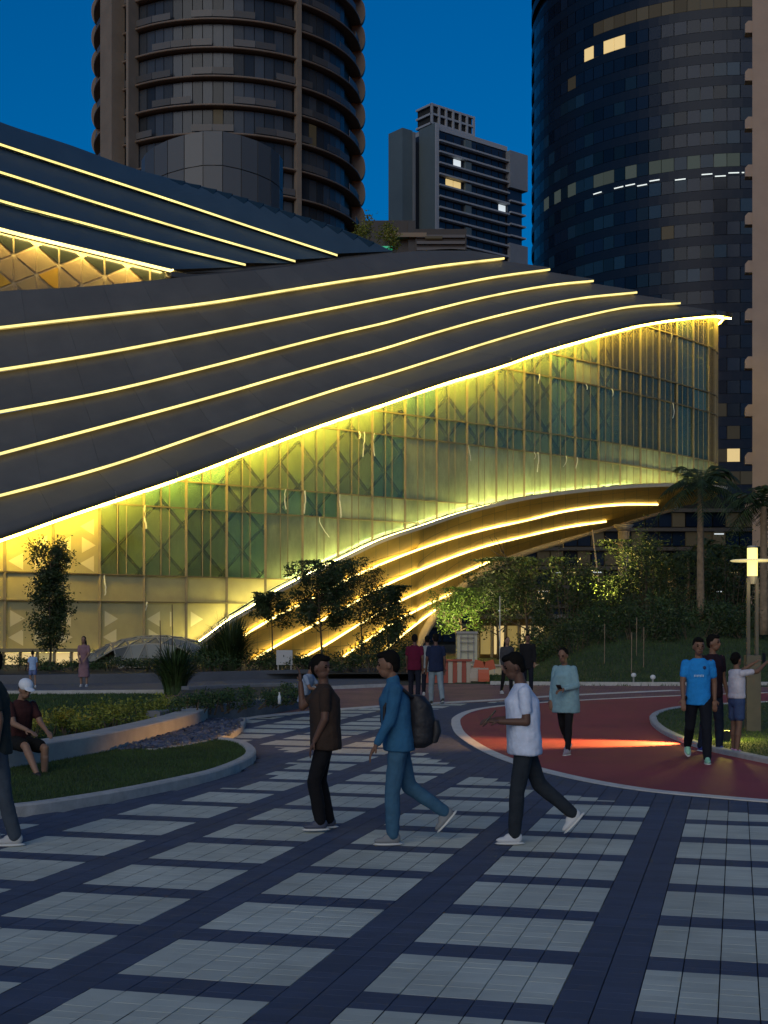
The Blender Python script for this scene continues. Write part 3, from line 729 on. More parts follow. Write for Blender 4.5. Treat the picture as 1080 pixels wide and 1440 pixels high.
# ------------------------------------------------------------------ background towers
def lathe(prof, n, a0=0, a1=2*PI):
    b = MB(); rows = [[Vector((r*math.cos(a0+(a1-a0)*i/n), r*math.sin(a0+(a1-a0)*i/n), z)) for i in range(n+1)] for r, z in prof]
    return b.grid(rows)
def pane_ring(parent, Rr, n, i0, i1, z0, z1, name, pick, gap=.06, zin=.0):
    """flat panes round a cylinder, returns list of objects; facing -Y side is azimuth -90 deg"""
    for i in range(i0, i1):
        a0 = -PI/2+2*PI*(i)/n+gap/Rr; a1 = -PI/2+2*PI*(i+1)/n-gap/Rr
        yield [Vector((Rr*math.cos(a0), Rr*math.sin(a0), z0)), Vector((Rr*math.cos(a1), Rr*math.sin(a1), z0)), Vector((Rr*math.cos(a1), Rr*math.sin(a1), z1)), Vector((Rr*math.cos(a0), Rr*math.sin(a0), z1))]
def quad(parent, name, v, m, out):
    n = (v[1]-v[0]).cross(v[3]-v[0]).normalized()*out
    return MB().add(list(v)+[p-n for p in v], [(0,1,2,3),(0,4,5,1),(1,5,6,2),(2,6,7,3),(3,7,4,0)]).build(name, m, parent)
M_t1ring = mat('ring_bronze', (.16,.125,.10), rough=.6, var=.12, scale=.3)
M_t1glass = mat('tower_glass_blue', (.045,.055,.07), rough=.25, island=.5, spec=.3)
M_t1rail = mat('balcony_rail', (.075,.075,.078), rough=.5, island=.35)
M_t1conc = mat('tower_concrete', (.19,.16,.13), rough=.8, var=.15, scale=.3)
M_warm = mat('lit_window_warm', (.5,.4,.2), emit=(1,.72,.30), es=.22)
M_cool = mat('lit_window_white', (.5,.5,.5), emit=(.85,.95,1), es=.25)
M_dim = mat('lit_window_dim', (.03,.028,.02), emit=(1,.8,.45), es=.007, island=.7)
M_dimc = mat('lit_window_cool_dim', (.03,.04,.04), emit=(.75,1,.85), es=.014, island=.7)
M_purple = mat('lit_window_purple', (.2,.1,.3), emit=(.35,.15,1), es=.25)

# tower with rings
Y1 = 225.0; R1 = 181/FP*Y1; C1 = ((322-540)/FP*Y1, Y1, 0)
T1 = empty('ring_tower', C1, 'round tower with bronze balcony rings and scalloped edges behind the rear wing', 'tower')
FH = 36.3/FP*Y1
lathe([(R1-1.2, 0), (R1-1.2, 150)], 96).build('core_wall', mat('tower_core', (.03,.03,.032), rough=.5), T1, True)
n1 = 84; singles = 0
zlist = []
for k in range(33):
    z = 3+k*FH; pxy = HY-(z-HC)/Y1*FP
    lathe([(R1-1.2, z-.13), (R1+.45, z-.15), (R1+.6, z-.08), (R1+.6, z+.14), (R1+.45, z+.2), (R1-1.2, z+.2)], 96).build('balcony_ring', M_t1ring, T1, True)
    if pxy < -60 or pxy > 380: continue
    for i, v in enumerate(pane_ring(T1, R1-.55, n1, -21, 21, z+.5, z+FH-.4, 'window', None)):
        rr = ((i*7+k*13) % 23)/23
        if i > 36: continue
        m = M_t1glass if not (k % 5 == 2 and rr < .06) else M_dim
        quad(T1, 'window', v, m, .1)
    for i, v in enumerate(pane_ring(T1, R1+.35, 42, -10, 10, z+.45, z+1.45, 'rail', None, gap=.05)):
        if (i*3+k*5) % 11 < 7: quad(T1, 'balcony_rail', v, M_t1rail, .06)
for az in (PI*.005, PI*.992):     # scalloped fins on both flanks
    for k in range(14, 33):
        z = 3+(k+.5)*FH; b = MB(); n = 14; d = Vector((math.cos(-az if az > 1 else az), -math.sin(az)*1, 0)); d = Vector((math.cos(az), -abs(math.sin(az)), 0)); tt = Vector((-d.y, d.x, 0))
        pts = [d*(R1+.2+1.1*math.cos(a))+Vector((0,0,z+FH*.5*math.sin(a))) for a in np.linspace(-PI/2, PI/2, n)]+[d*(R1-1)+Vector((0,0,z+FH/2)), d*(R1-1)+Vector((0,0,z-FH/2))]
        m_ = len(pts); b.add([p-tt*.5 for p in pts]+[p+tt*.5 for p in pts], [tuple(range(m_)), tuple(reversed(range(m_, 2*m_)))]+[(i, (i+1) % m_, m_+(i+1) % m_, m_+i) for i in range(m_)])
        b.build('scalloped_fin', M_t1ring, T1)
az = -PI+.78
d = Vector((math.cos(az), math.sin(az), 0)); tt = Vector((-d.y, d.x, 0))
MB().bar(d*(R1+1.3)+Vector((0,0,0)), d*(R1+1.3)+Vector((0,0,150)), 3.2, 2.4, up=d).build('pier', M_t1conc, T1)
az = -PI+.97; d = Vector((math.cos(az), math.sin(az), 0))
MB().bar(d*(R1+.9), d*(R1+.9)+Vector((0,0,150)), .5, 2.2, up=d).build('pier_edge', M_t1conc, T1)
az = -PI/2+.62; d = Vector((math.cos(az), math.sin(az), 0))
MB().bar(d*(R1+.3), d*(R1+.3)+Vector((0,0,150)), .8, .9, up=d).build('downpipe', M_t1conc, T1)

# panelled drum in front of it
Yd = 165.0; Rd = 99/FP*Yd; Cd = ((299-540)/FP*Yd, Yd+Rd*.0, 0); zt = Zp(205, Yd)
DR = empty('panelled_drum', Cd, 'dark panelled drum with sloped top rising behind the rear wing roof', 'building')
M_drum = mat('drum_panel', (.10,.11,.12), rough=.5, metal=.2, island=.06)
nd = 20; lv = [30, 47.5, 52.0, 56.2, 60.3]
slope = lambda x: -.10*(x-Rd*.15) if x > Rd*.15 else .30*(x-Rd*.15)*.55
for i in range(-6, 6):
    for j in range(len(lv)-1):
        a0 = -PI/2+PI*i/6*.5*2/2; a1 = -PI/2+PI*(i+1)/6*.5*2/2; g = .006
        a0 += g; a1 -= g
        v = []
        for a, z in ((a0, lv[j]+.06), (a1, lv[j]+.06), (a1, lv[j+1]-.06), (a0, lv[j+1]-.06)):
            x = Rd*math.cos(a); fz = (z-30)/(60.3-30); v.append(Vector((x, Rd*math.sin(a), min(z+slope(x)*fz*.9, 200))))
        quad(DR, 'drum_panel', v, M_drum, .15)
topv = [Vector((Rd*math.cos(a)*.985, Rd*math.sin(a)*.985, 60.2+slope(Rd*math.cos(a))*.9)) for a in np.linspace(0, 2*PI, 41)[:-1]]
b = MB(); b.add(topv+[Vector((p.x, p.y, 30)) for p in topv], [tuple(range(40))]+[(i, 40+i, 40+(i+1) % 40, (i+1) % 40) for i in range(40)]); b.build('drum_shell', M_black, DR)

# slab apartment block
Y2 = 330.0
AB = empty('apartment_block', (20, 335, 0), 'grey slab apartment block with horizontal balcony bands and rooftop lattice', 'building')
def abc(mb, name, m): o = mb.build(name, m, AB); o.matrix_parent_inverse = Matrix.Translation(-Vector(AB.location)); return o
ca2 = math.atan2(13.7, 17.0)
c0 = W(613, 882, Y2); dirF = Vector((math.cos(ca2), math.sin(ca2), 0)); dirL = Vector((-math.sin(ca2), math.cos(ca2), 0))
def AP(a, l, z): return Vector((c0.x, c0.y, 0))+dirF*a+dirL*l+Vector((0,0,z))
def abox(a0, a1, l0, l1, z0, z1):
    b = MB(); vs = [AP(a, l, z) for z in (z0, z1) for a, l in ((a0,l0),(a1,l0),(a1,l1),(a0,l1))]
    return b.add(vs, [(3,2,1,0),(4,5,6,7),(0,1,5,4),(1,2,6,5),(2,3,7,6),(3,0,4,7)])
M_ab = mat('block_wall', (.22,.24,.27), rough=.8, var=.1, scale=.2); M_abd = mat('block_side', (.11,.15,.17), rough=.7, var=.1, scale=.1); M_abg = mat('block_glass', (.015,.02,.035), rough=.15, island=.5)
M_abs = mat('block_slab', (.36,.38,.42), rough=.8)
ztop = Zp(176, Y2); L = 24.6
abc(abox(0, L, .5, 9, 0, ztop), 'core', mat('block_core', (.025,.03,.045), rough=.4)); abc(abox(-.05, L+.1, .2, 9.2, ztop-.9, ztop+.3), 'roof_slab', M_abs)
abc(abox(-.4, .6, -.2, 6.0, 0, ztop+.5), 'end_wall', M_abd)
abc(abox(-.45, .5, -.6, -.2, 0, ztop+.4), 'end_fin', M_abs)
fh = 15.6/FP*Y2
for k in range(22):
    z = ztop-1.2-(k+1)*fh*1.0
    if z < 20: break
    abc(abox(.6, L, -.9, .5, z, z+.42), 'balcony_slab', M_abs)
    for q in range(9):
        a = 1.0+q*2.6
        abc(abox(a, a+2.3, .25, .49, z+.6, z+fh-.25), 'window', M_warm if (k, q) in ((4,1),(4,2),(12,3)) else M_cool if (k, q) in ((2,2),(5,8)) else M_abg)
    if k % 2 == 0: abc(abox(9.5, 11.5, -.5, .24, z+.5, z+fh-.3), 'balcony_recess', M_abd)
for z0 in (0, 1, 2):
    zz = ztop-6-z0*26/1.0*.92
    abc(abox(L-.2, L+6.2, -1.2, 6, zz-4.5, zz+5), 'balcony_tower', M_ab)
    for q in range(5): abc(abox(L+.3, L+5.8, -1.0, 5, zz-5-(q+1)*3, zz-5-(q+1)*3+.4), 'balcony_slab', M_abs)
abc(abox(L-.2, L+5.0, -.2, 5, 0, ztop-8), 'side_core', M_abg)
# rooftop lattice
zl = ztop+.6
for a0, a1, l0, l1 in ((-.6, 14, 1, 1.5), (-.6, -.1, 1, 7)):
    for z0 in (0, 2.3, 4.6): abc(abox(a0, a1, l0, l1, zl+z0, zl+z0+.5), 'lattice_rail', M_abs)
for q in range(7): abc(abox(-.6+q*2.35, -.1+q*2.35, .9, 1.4, zl, zl+5.1), 'lattice_post', M_abs)
abc(abox(0, 13.5, 1.6, 7, zl, zl+4.7), 'plant_room', mat('plant_dark', (.02,.02,.02), rough=.8))
# left wing of the block
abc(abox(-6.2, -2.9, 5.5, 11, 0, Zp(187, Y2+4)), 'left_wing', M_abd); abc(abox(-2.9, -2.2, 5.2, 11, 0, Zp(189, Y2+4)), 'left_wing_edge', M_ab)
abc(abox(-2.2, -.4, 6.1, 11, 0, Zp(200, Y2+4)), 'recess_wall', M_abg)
for k in range(20): abc(abox(-2.15, -1.4, 5.8, 6.09, 20+k*2.9, 20+k*2.9+.5), 'recess_slab', M_ab)

# dark round glass tower
Y3 = 200.0; R3 = 243/FP*Y3*1.0; C3 = ((992-540)/FP*Y3, Y3, 0)
T3 = empty('glass_tower', C3, 'dark blue round glass office tower with one bright lit floor', 'tower')
lathe([(R3-.5, 0), (R3-.5, 140)], 120).build('core_wall', mat('dark_core', (.008,.010,.016), rough=.3), T3, True)
M_t3 = mat('dark_glass', (.006,.016,.038), rough=.25, island=.4, spec=.25); M_t3b = mat('dark_spandrel', (.006,.015,.034), rough=.4, spec=.2); M_t3p = mat('blind_glass', (.010,.032,.06), rough=.3, spec=.25, island=.5)
fh3 = 32.0/FP*(Y3-R3); n3 = 96; t3n = 0; restb = MB()
for k in range(50):
    zb = 1.5+k*fh3; pxc = HY-(zb-HC)/(Y3-R3)*FP
    lathe([(R3-.5, zb-.02), (R3+.015, zb-.02), (R3+.015, zb+fh3*.40), (R3-.5, zb+fh3*.40)], 120).build('spandrel_ring', M_t3b, T3, False)
    if pxc < -60: continue
    for i, v in enumerate(pane_ring(T3, R3, n3, -23, 8, zb+fh3*.42, zb+fh3*.985, 'window', None, gap=.05)):
        h = random.random(); m = M_t3 if h < .62 else M_t3p
        kk = round((HY-pxc)/32)
        low = pxc > 560
        if abs(pxc-258) < 17: m = M_dimc if h < .6 else M_t3p
        elif abs(pxc-68) < 17: m = M_warm if i in (9, 11, 12) else M_purple if i in (23, 25) else M_t3
        elif abs(pxc-36) < 17: m = M_dim if i > 9 else m
        elif low and pxc < 860: m = M_dim if h < .25 else M_warm if h < .29 else M_t3
        elif h > .992: m = M_dim
        big = -30 < pxc < 430 or low
        if t3n < 300 and ((-30 < pxc < 420 and i > 1) or m in (M_warm, M_cool)):
            t3n += 1; quad(T3, 'window', v, m, .12)
        elif m in (M_warm, M_cool, M_dim, M_dimc, M_purple): quad(T3, 'window', v, m, .12)
        else: restb.add(v, [(0,1,2,3)])
o = restb.build('window_field', M_t3, T3); o['kind'] = 'stuff'
zl3 = Zp(247, Y3-R3)
for i in range(-13, 8):
    if (i*5) % 7 in (0, 3) : continue
    a0 = -PI/2+2*PI*(i+.1)/n3; a1 = -PI/2+2*PI*(i+.9)/n3; q = zl3+(.35 if i % 3 else 0)
    MB().bar(Vector(((R3+.2)*math.cos(a0), (R3+.2)*math.sin(a0), q)), Vector(((R3+.2)*math.cos(a1), (R3+.2)*math.sin(a1), q)), .06, .13).build('ceiling_light', mat('tube_white', (.6,.6,.6), emit=(.9,1,.95), es=.30 if 1 else 0), T3)
for i, (a_, q_) in enumerate(((-20, 22), (-19, 24), (-8, 62), (-6, 60), (-4, 62))):
    pass

# beige block at the right edge
Y4 = 118.0; x4 = (1058-540)/FP*Y4
BB = empty('beige_block', (x4, Y4, 0), 'beige concrete apartment block with stepped window hoods at the right', 'building')
M_bb = mat('beige_wall', (.33,.255,.205), rough=.85, var=.1, scale=.4)
b = MB(); kx = x4*12/Y4+.05; b.add([(0,0,0),(14,0,0),(14,12,0),(kx,12,0),(0,0,75),(14,0,75),(14,12,75),(kx,12,75)], [(3,2,1,0),(4,5,6,7),(0,1,5,4),(1,2,6,5),(2,3,7,6),(3,0,4,7)]); b.build('wall', M_bb, BB)
for k in range(18):
    z = Zp(45+k*67.5-270, Y4)-0
    if z < 2: break
    b = MB(); b.add([(-.62,.1,z),(0.3,.1,z),(.3,.1,z+1.05),(-.35,.1,z+1.05),(-.62,.1,z+.75),(-.42,1.1,z),(.5,1.1,z),(.5,1.1,z+1.05),(-.15,1.1,z+1.05),(-.42,1.1,z+.75)], [(0,1,2,3,4),(9,8,7,6,5),(0,5,6,1),(1,6,7,2),(2,7,8,3),(3,8,9,4),(4,9,5,0)])
    b.build('window_hood', M_bb, BB)

# low dark podium between the towers, with a roof tree
Yp = 190.0
PD_ = empty('podium', tuple(W(600, 882, Yp)), 'low dark podium building with roof terrace in front of the apartment block', 'building')
def pdc(x0, x1, y0, y1, dy, name, m, dp=10):
    a = W(x0, y0, Yp+dy); c = W(x1, y1, Yp+dy); o = MB().box((a.x, Yp+dy, min(a.z, c.z)), (c.x, Yp+dy+dp, max(a.z, c.z))).build(name, m, PD_); o.matrix_parent_inverse = Matrix.Translation(-Vector(PD_.location)); return o
M_pod = mat('podium_wall', (.05,.045,.045), rough=.7, var=.15, scale=.3)
pdc(505, 580, 310, 600, 2, 'tower_wall', M_pod); pdc(574, 584, 310, 380, 1.4, 'column', mat('podium_column', (.03,.03,.035), rough=.6))
pdc(584, 656, 322, 600, 1, 'terrace_wall', M_pod); pdc(540, 600, 327, 333, .5, 'cornice', mat('podium_cornice', (.22,.17,.12), rough=.7))
for k in range(3): pdc(586, 654, 330+k*9, 334+k*9, .6, 'balcony_band', mat('podium_band', (.09,.09,.1), rough=.6))
for x in (615, 637, 652): pdc(x, x+4, 352, 355, .4, 'lit_window', M_warm, 1)
pdc(598, 622, 332, 335, .4, 'lit_window', M_dim, 1)
pdc(520, 552, 346, 349, .4, 'green_light', mat('green_glow', (.1,.5,.3), emit=(.05,1,.45), es=.08), 1)

# office podium seen under the arch
Yo = 150.0
OP = empty('office_podium', tuple(W(880, 882, Yo)), 'dark glazed office podium with lit floors seen under the arch', 'building')
def opc(x0, x1, y0, y1, dy, name, m, dp=8):
    a = W(x0, y0, Yo+dy); c = W(x1, y1, Yo+dy); o = MB().box((a.x, Yo+dy, min(a.z, c.z)), (c.x, Yo+dy+dp, max(a.z, c.z))).build(name, m, OP); o.matrix_parent_inverse = Matrix.Translation(-Vector(OP.location)); return o
opc(600, 1100, 700, 910, 1, 'core', mat('podium_dark', (.012,.011,.010), rough=.4))
for k, y in enumerate(range(715, 900, 27)):
    opc(600, 1100, y, y+5, 0, 'floor_slab', mat('office_slab', (.10,.09,.08), rough=.7), 1)
    for q in range(26):
        x = 604+q*19; h = random.random()
        opc(x, x+17, y+6.5, y+25.5, .5, 'window', M_warm if h < .02 else M_dim if h < .35 else M_t3, .6)
        if h < .12: opc(x+2, x+15, y+8, y+9.5, .3, 'ceiling_light', M_cool if h < .06 else M_warm, .3)

# ------------------------------------------------------------------ terrain at the back, vegetation
def leaves(mb, C, L, ar=.42, up=.35, rs=None):
    """C: n x 3 centres, L: n lengths; adds folded diamond leaves"""
    rs = rs or rng; n = len(C)
    d = rs.normal(size=(n, 3)); d[:, 2] = d[:, 2]*.7+up*rs.normal(size=n)-.15; d /= np.linalg.norm(d, axis=1)[:, None]
    q = rs.normal(size=(n, 3)); s = np.cross(d, q); s /= np.linalg.norm(s, axis=1)[:, None]
    L = np.asarray(L)[:, None]
    A = C-d*L*.5; B = C+s*L*ar*.5; D = C-s*L*ar*.5; E_ = C+d*L*.5
    o = len(mb.v); V = np.stack([A, B, E_, D], 1).reshape(-1, 3)
    mb.v += [tuple(v) for v in V]; mb.f += [(o+4*i, o+4*i+1, o+4*i+2, o+4*i+3) for i in range(n)]
def limb(mb, p, d, L, r, depth, tips, spread=.55, seg=4):
    pts = [Vector(p)]; dd = Vector(d).normalized()
    for i in range(seg):
        dd = (dd+Vector((random.gauss(0,.12), random.gauss(0,.12), random.gauss(.04,.08)))).normalized(); pts.append(pts[-1]+dd*L/seg)
    mb.tube(pts, [r*(1-.55*i/seg) for i in range(seg+1)], 6)
    tips += [(q, r) for q in pts[2:]]
    if depth > 0:
        for k in range(random.choice([2, 3, 3])):
            a = random.uniform(0, 2*PI); e = dd.orthogonal().normalized(); e = Matrix.Rotation(a, 3, dd) @ e
            limb(mb, pts[random.choice([seg-1, seg])], dd*(1-spread)+e*spread+Vector((0,0,.1)), L*random.uniform(.55,.8), r*.5, depth-1, tips, spread, 3)
def tree(name, base, H, crown, n, leaf, label, m=M_leafD, cat='tree', group=None, trunk=.05, depth=2, spread=.55, stem=.35):
    t = empty(name, base, label, cat, group); tb = MB(); tips = []
    lx, ly = random.gauss(0,.02), random.gauss(0,.02); TK = lambda z: Vector((lx*z+.03*math.sin(z*1.7), ly*z+.03*math.sin(z*2.3+1), z))
    tb.tube([TK(H*.93*i/9-.1*(i == 0)) for i in range(10)], [trunk*1.2*(1-.8*i/9) for i in range(10)], 7)
    nl = max(9, int(H*(4 if crown > 1 else 7)))
    for k in range(nl):
        z = H*(stem+(.92-stem)*k/(nl-1)); a = random.uniform(0, 2*PI)
        limb(tb, TK(z*.95), (math.cos(a), math.sin(a), .55), crown*random.uniform(.5,.95)*(1.15-.5*abs(z/H-.55)), trunk*.45, depth-1, tips, spread, 3)
    tb.build('trunk', M_bark, t, True)
    P = np.array([tuple(q[0]) for q in tips]); C = P[rng.integers(0, len(P), n)]+rng.normal(size=(n,3))*np.array([.15,.15,.15])*(crown*.9 if crown > .65 else crown*1.7)
    C[:,2] = np.clip(C[:,2], H*stem*.75, H*1.02)
    lb = MB(); leaves(lb, C, rng.uniform(.6,1.3,n)*leaf); lb.build('crown', m, t)
    return t
def blades(pts, h, w, lean=.35):
    mb = MB()
    for x, y, z in pts:
        a = random.uniform(0, 2*PI); hh = h*random.uniform(.5,1.3); dx, dy = math.cos(a)*w/2, math.sin(a)*w/2; lx, ly = random.gauss(0,lean)*hh, random.gauss(0,lean)*hh
        mb.add([(x-dx,y-dy,z),(x+dx,y+dy,z),(x+lx,y+ly,z+hh)], [(0,1,2)])
    return mb
def fill(poly, n):
    xs = [p[0] for p in poly]; ys = [p[1] for p in poly]; out = []
    k = 0
    while len(out) < n and k < n*12:
        k += 1; x, y = random.uniform(min(xs), max(xs)), random.uniform(min(ys), max(ys))
        if abs(x) < .31*y+.4 and inside((x, y), poly): out.append((x, y))
    return out
# lawn grass
tag(blades([(x, y, .08) for x, y in fill([(p.x, p.y) for p in lawnL], 42000)], .035, .010).build('grass', M_blade), 'short mown grass on the lawn inside the pale kerb', 'grass', kind='stuff')
tag(blades([(x, y, .05) for x, y in fill(lawnR2, 16000)], .04, .014).build('grass', M_blade), 'short grass on the lawn island by the red track', 'grass', kind='stuff')
tag(blades([(x, y, .03) for x, y in fill([(p.x, p.y) for p in bl], 22000)], .06, .02).build('grass', M_blade), 'dim grass of the back lawn behind the bench wall', 'grass', kind='stuff')

# planted bank to the right, gently rising away from the promenade
def bank_z(x, y):
    lo = 42.5+max(0, (12-x))*.25; t = (y-lo)/17.0
    fx = max(0, min(1, (x-.083*y-.4)/4.0)); t = max(0, min(1, t)); return (t*t*(3-2*t))*2.3*fx*fx*(3-2*fx)-.05*(1-fx)
b = MB(); rows = []
for y in np.linspace(42, 90, 40): rows.append([Vector((x, y, bank_z(x, y))) for x in np.linspace(2.5, 40, 40)])
b.grid(rows); o = b.build('bank', M_turf, None, True); tag(o, kind='structure')
pts = [(x, y, bank_z(x, y)) for x, y in zip(rng.uniform(3.5, 20, 30000), rng.uniform(43, 62, 30000)) if abs(x) < .32*y]
tag(blades(pts, .10, .03).build('grass', M_blade), 'dark grass covering the sloping bank behind the promenade', 'grass', kind='stuff')
kb = gline([(690,963),(800,964),(950,964.5),(1130,964)]); b = MB(); b.section(kb, [(-.1,-.02),(.1,-.02),(.1,.12),(-.1,.12)]); tag(b.build('bank_kerb', M_kerb), kind='structure')
# left bed behind the path: low mound
def bed_z(x, y): return .2
b = MB(); rows = [[Vector((x, y, bed_z(x, y))) for x in np.linspace(-24, 2.2, 30)] for y in np.linspace(48.5, 64, 16)]
b.grid(rows); tag(b.build('planting_bed', M_soil, None, True), kind='structure')

def bush(base, rx, ry, h, n, leaf, label, m=M_leafM, name='shrub', group=None, upright=False):
    t = empty(name, base, label, 'shrub', group); lb = MB(); st = MB()
    nb = max(6, int(n/90)); cl = np.array([[rng.uniform(-1,1)*rx, rng.uniform(-1,1)*ry, 0] for _ in range(nb)])
    cl[:,2] = h*np.sqrt(np.clip(1-(cl[:,0]/rx)**2*.8-(cl[:,1]/ry)**2*.5, .08, 1))*rng.uniform(.35, .95, nb)
    for c in cl: st.tube([(c[0]*.6, c[1]*.6, -.05), (c[0]*.9, c[1]*.9, c[2]*.6), tuple(c)], [.02,.014,.006], 4)
    C = cl[rng.integers(0, nb, n)]+rng.normal(size=(n,3))*np.array([rx*.16, ry*.2, h*.16]); C[:,2] = np.abs(C[:,2])+.02
    leaves(lb, C, rng.uniform(.6,1.3,n)*leaf); tag(st.build('stem', M_bark, t), kind='stuff'); tag(lb.build('foliage', m, t), kind='stuff'); return t
def grass_clump(base, h, rad, n, label, m=M_leafD, w=.05):
    t = empty('ornamental_grass', base, label, 'plant', 'clumps of tall grass'); b = MB()
    for k in range(n):
        a = random.uniform(0, 2*PI); r0 = rad*.3*math.sqrt(random.random()); ln = random.uniform(.15,1.0)*rad*1.1; hh = h*random.uniform(.55,1.05); rows = []
        for i in range(7):
            q = i/6; r_ = r0+ln*q**1.8; z = hh*(q-.42*q**3*(ln/rad)); ww = w*(1-q)**.6+.004
            p = Vector((math.cos(a)*r_, math.sin(a)*r_, z)); sd = Vector((-math.sin(a), math.cos(a), 0))*ww/2; rows.append([p-sd, p+sd])
        b.grid(rows)
    b.build('blades', m, t); return t
def gz(px, py, z): p = G(px, py, z); return (p.x, p.y, z)
def bw(px, Y, z): return ((px-540)/FP*Y, Y, z)
# slender tree, small trees by the soffit
tree('slender_tree', bw(70, 52, .3), 5.1, .62, 11000, .13, 'slim columnar dark tree in front of the frosted glass panels', M_leafD, trunk=.045, stem=.16)
for x in (62, 78): pass
tree('small_tree', bw(382, 56, .4), 2.9, .70, 4200, .13, 'small round topped tree with bare stem below the curved edge', M_leafD, trunk=.035, stem=.55)
tree('small_tree', bw(452, 52, .3), 4.1, 1.0, 8000, .145, 'tallest dark leafy tree before the golden soffit', M_leafD, trunk=.045, stem=.35)
tree('small_tree', bw(508, 56, .4), 4.3, .95, 4200, .12, 'airy thin leaved tree before the golden soffit lines', M_leafD, trunk=.035, stem=.35)
tree('small_tree', bw(546, 54, .3), 3.2, .9, 6000, .13, 'dense low tree at the right of the soffit trees', M_leafD, trunk=.04, stem=.25)
bush(bw(540, 52, .25), 1.15, 1.0, 1.6, 2600, .12, 'dense dark shrub under the soffit trees beside the arch foot', M_leafD)
for k, (x, Y, rx, h) in enumerate([(300,50,1.3,.7),(350,51,1.3,.75),(400,51,1.2,.7),(440,50,1.1,.65),(478,50.5,1.1,.8),(515,50,1.0,.75),(570,50,.9,.9),(150,52,1.4,.45),(110,50.5,1.2,.35),(205,51,1.3,.5),(30,52,1.4,.5)]):
    bush(bw(x, Y, .25), rx, .8, h, 1100, .11, 'low dark groundcover shrub along the garden wall below the facade', M_leafD if k % 2 else M_leafM, group='groundcover shrubs along the garden wall')
grass_clump(bw(246, 37.5, 0), 1.75, 1.0, 420, 'big arching clump of tall grass beside the asphalt path', M_leafM, .05)
grass_clump(bw(325, 51, .25), 2.5, 1.25, 420, 'tall spiky clump of reed grass against the glowing wall', M_leafD, .06)
grass_clump(bw(293, 52, .25), 1.5, .9, 220, 'smaller spiky grass clump near the glass dome', M_leafD, .05)
for x, h in ((225, 1.9), (242, 2.5)):
    t = empty('reed_stalk', bw(x, 49.5, .25), 'thin bare reed stalk rising in front of frosted panels', 'plant', 'reed stalks'); MB().tube([(0,0,0),(.02,0,h*.5),(.0,0,h)], .018, 5).build('stalk', M_bark, t)
# yellow shrubs behind the bench wall
for k in range(9):
    x = 10+k*29; y = 1046-k*4.4+(6 if k % 2 else 0)
    bush(gz(x, y-6, .05), .50+.12*(k % 3), .4, .34+.1*((k*2) % 3)/2, 800, .07, 'bright yellow green shrub in the bed behind the bench wall', M_leafY, group='yellow shrubs behind the bench wall')
for k in range(7):
    x = 268+k*25; y = 1005-k*3.5
    bush(gz(x, y, .25), .55, .6, .38, 700, .07, 'low green planting inside the dark planter wall', M_leafM, group='low planting in the planter')
# hedge and shrubs on the bank
for k in range(13):
    x = 760+k*27; Y = 55+2.5*math.sin(k*2.1)
    p = bw(x, Y, 0); bush((p[0], p[1], bank_z(p[0], p[1])-.1), 1.3, .9, .95+.5*random.random(), 1700, .13, 'dark hedge shrub on the crest of the grass bank', M_leafD if k % 3 else M_leafM, group='hedge shrubs on the bank')
for k in range(5):
    x = 800+k*56; p = bw(x, 63, 0); bush((p[0], p[1], bank_z(p[0], p[1])), 1.5, 1.2, 2.6+1.3*random.random(), 3000, .16, 'tall dark shrub mass behind the bank hedge', M_leafD, group='tall shrubs behind the hedge')
for k, (x, Y) in enumerate([(888,47),(905,48),(850,49),(895,50)]):
    p = bw(x, Y, 0); t = empty('stake', (p[0], p[1], bank_z(p[0], p[1])-.05), 'thin wooden plant stake on the grass bank', 'stake', 'plant stakes'); MB().tube([(0,0,0),(.01,0,1.5)], .018, 5).build('pole', M_palmbark, t)
# trees beyond the arch
tree('shade_tree', bw(742, 70, .2), 5.2, 2.2, 7000, .19, 'big dark shade tree filling the arch opening', M_leafD, trunk=.09, stem=.25)
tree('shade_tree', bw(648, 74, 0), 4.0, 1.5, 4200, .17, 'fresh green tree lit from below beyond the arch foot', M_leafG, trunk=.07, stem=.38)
tree('shade_tree', bw(700, 80, 0), 5.0, 2.0, 4200, .19, 'dark tree right of the lit green tree beyond the arch', M_leafD, trunk=.08, stem=.3)
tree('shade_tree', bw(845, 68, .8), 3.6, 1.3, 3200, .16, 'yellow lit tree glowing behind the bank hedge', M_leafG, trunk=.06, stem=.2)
tree('shade_tree', bw(905, 66, 1.5), 4.6, 1.5, 4600, .17, 'dark tree standing before the grey column', M_leafD, trunk=.07, stem=.15)
tree('shade_tree', bw(1040, 64, 2), 3.6, 1.4, 3600, .17, 'dark leafy tree behind the street lamp', M_leafD, trunk=.07, stem=.15)
bush(tuple(W(528, 345, 150)), 2.3, 2, 3.0, 1600, .35, 'small tree growing on the roof between the towers', M_leafY, name='roof_shrub')

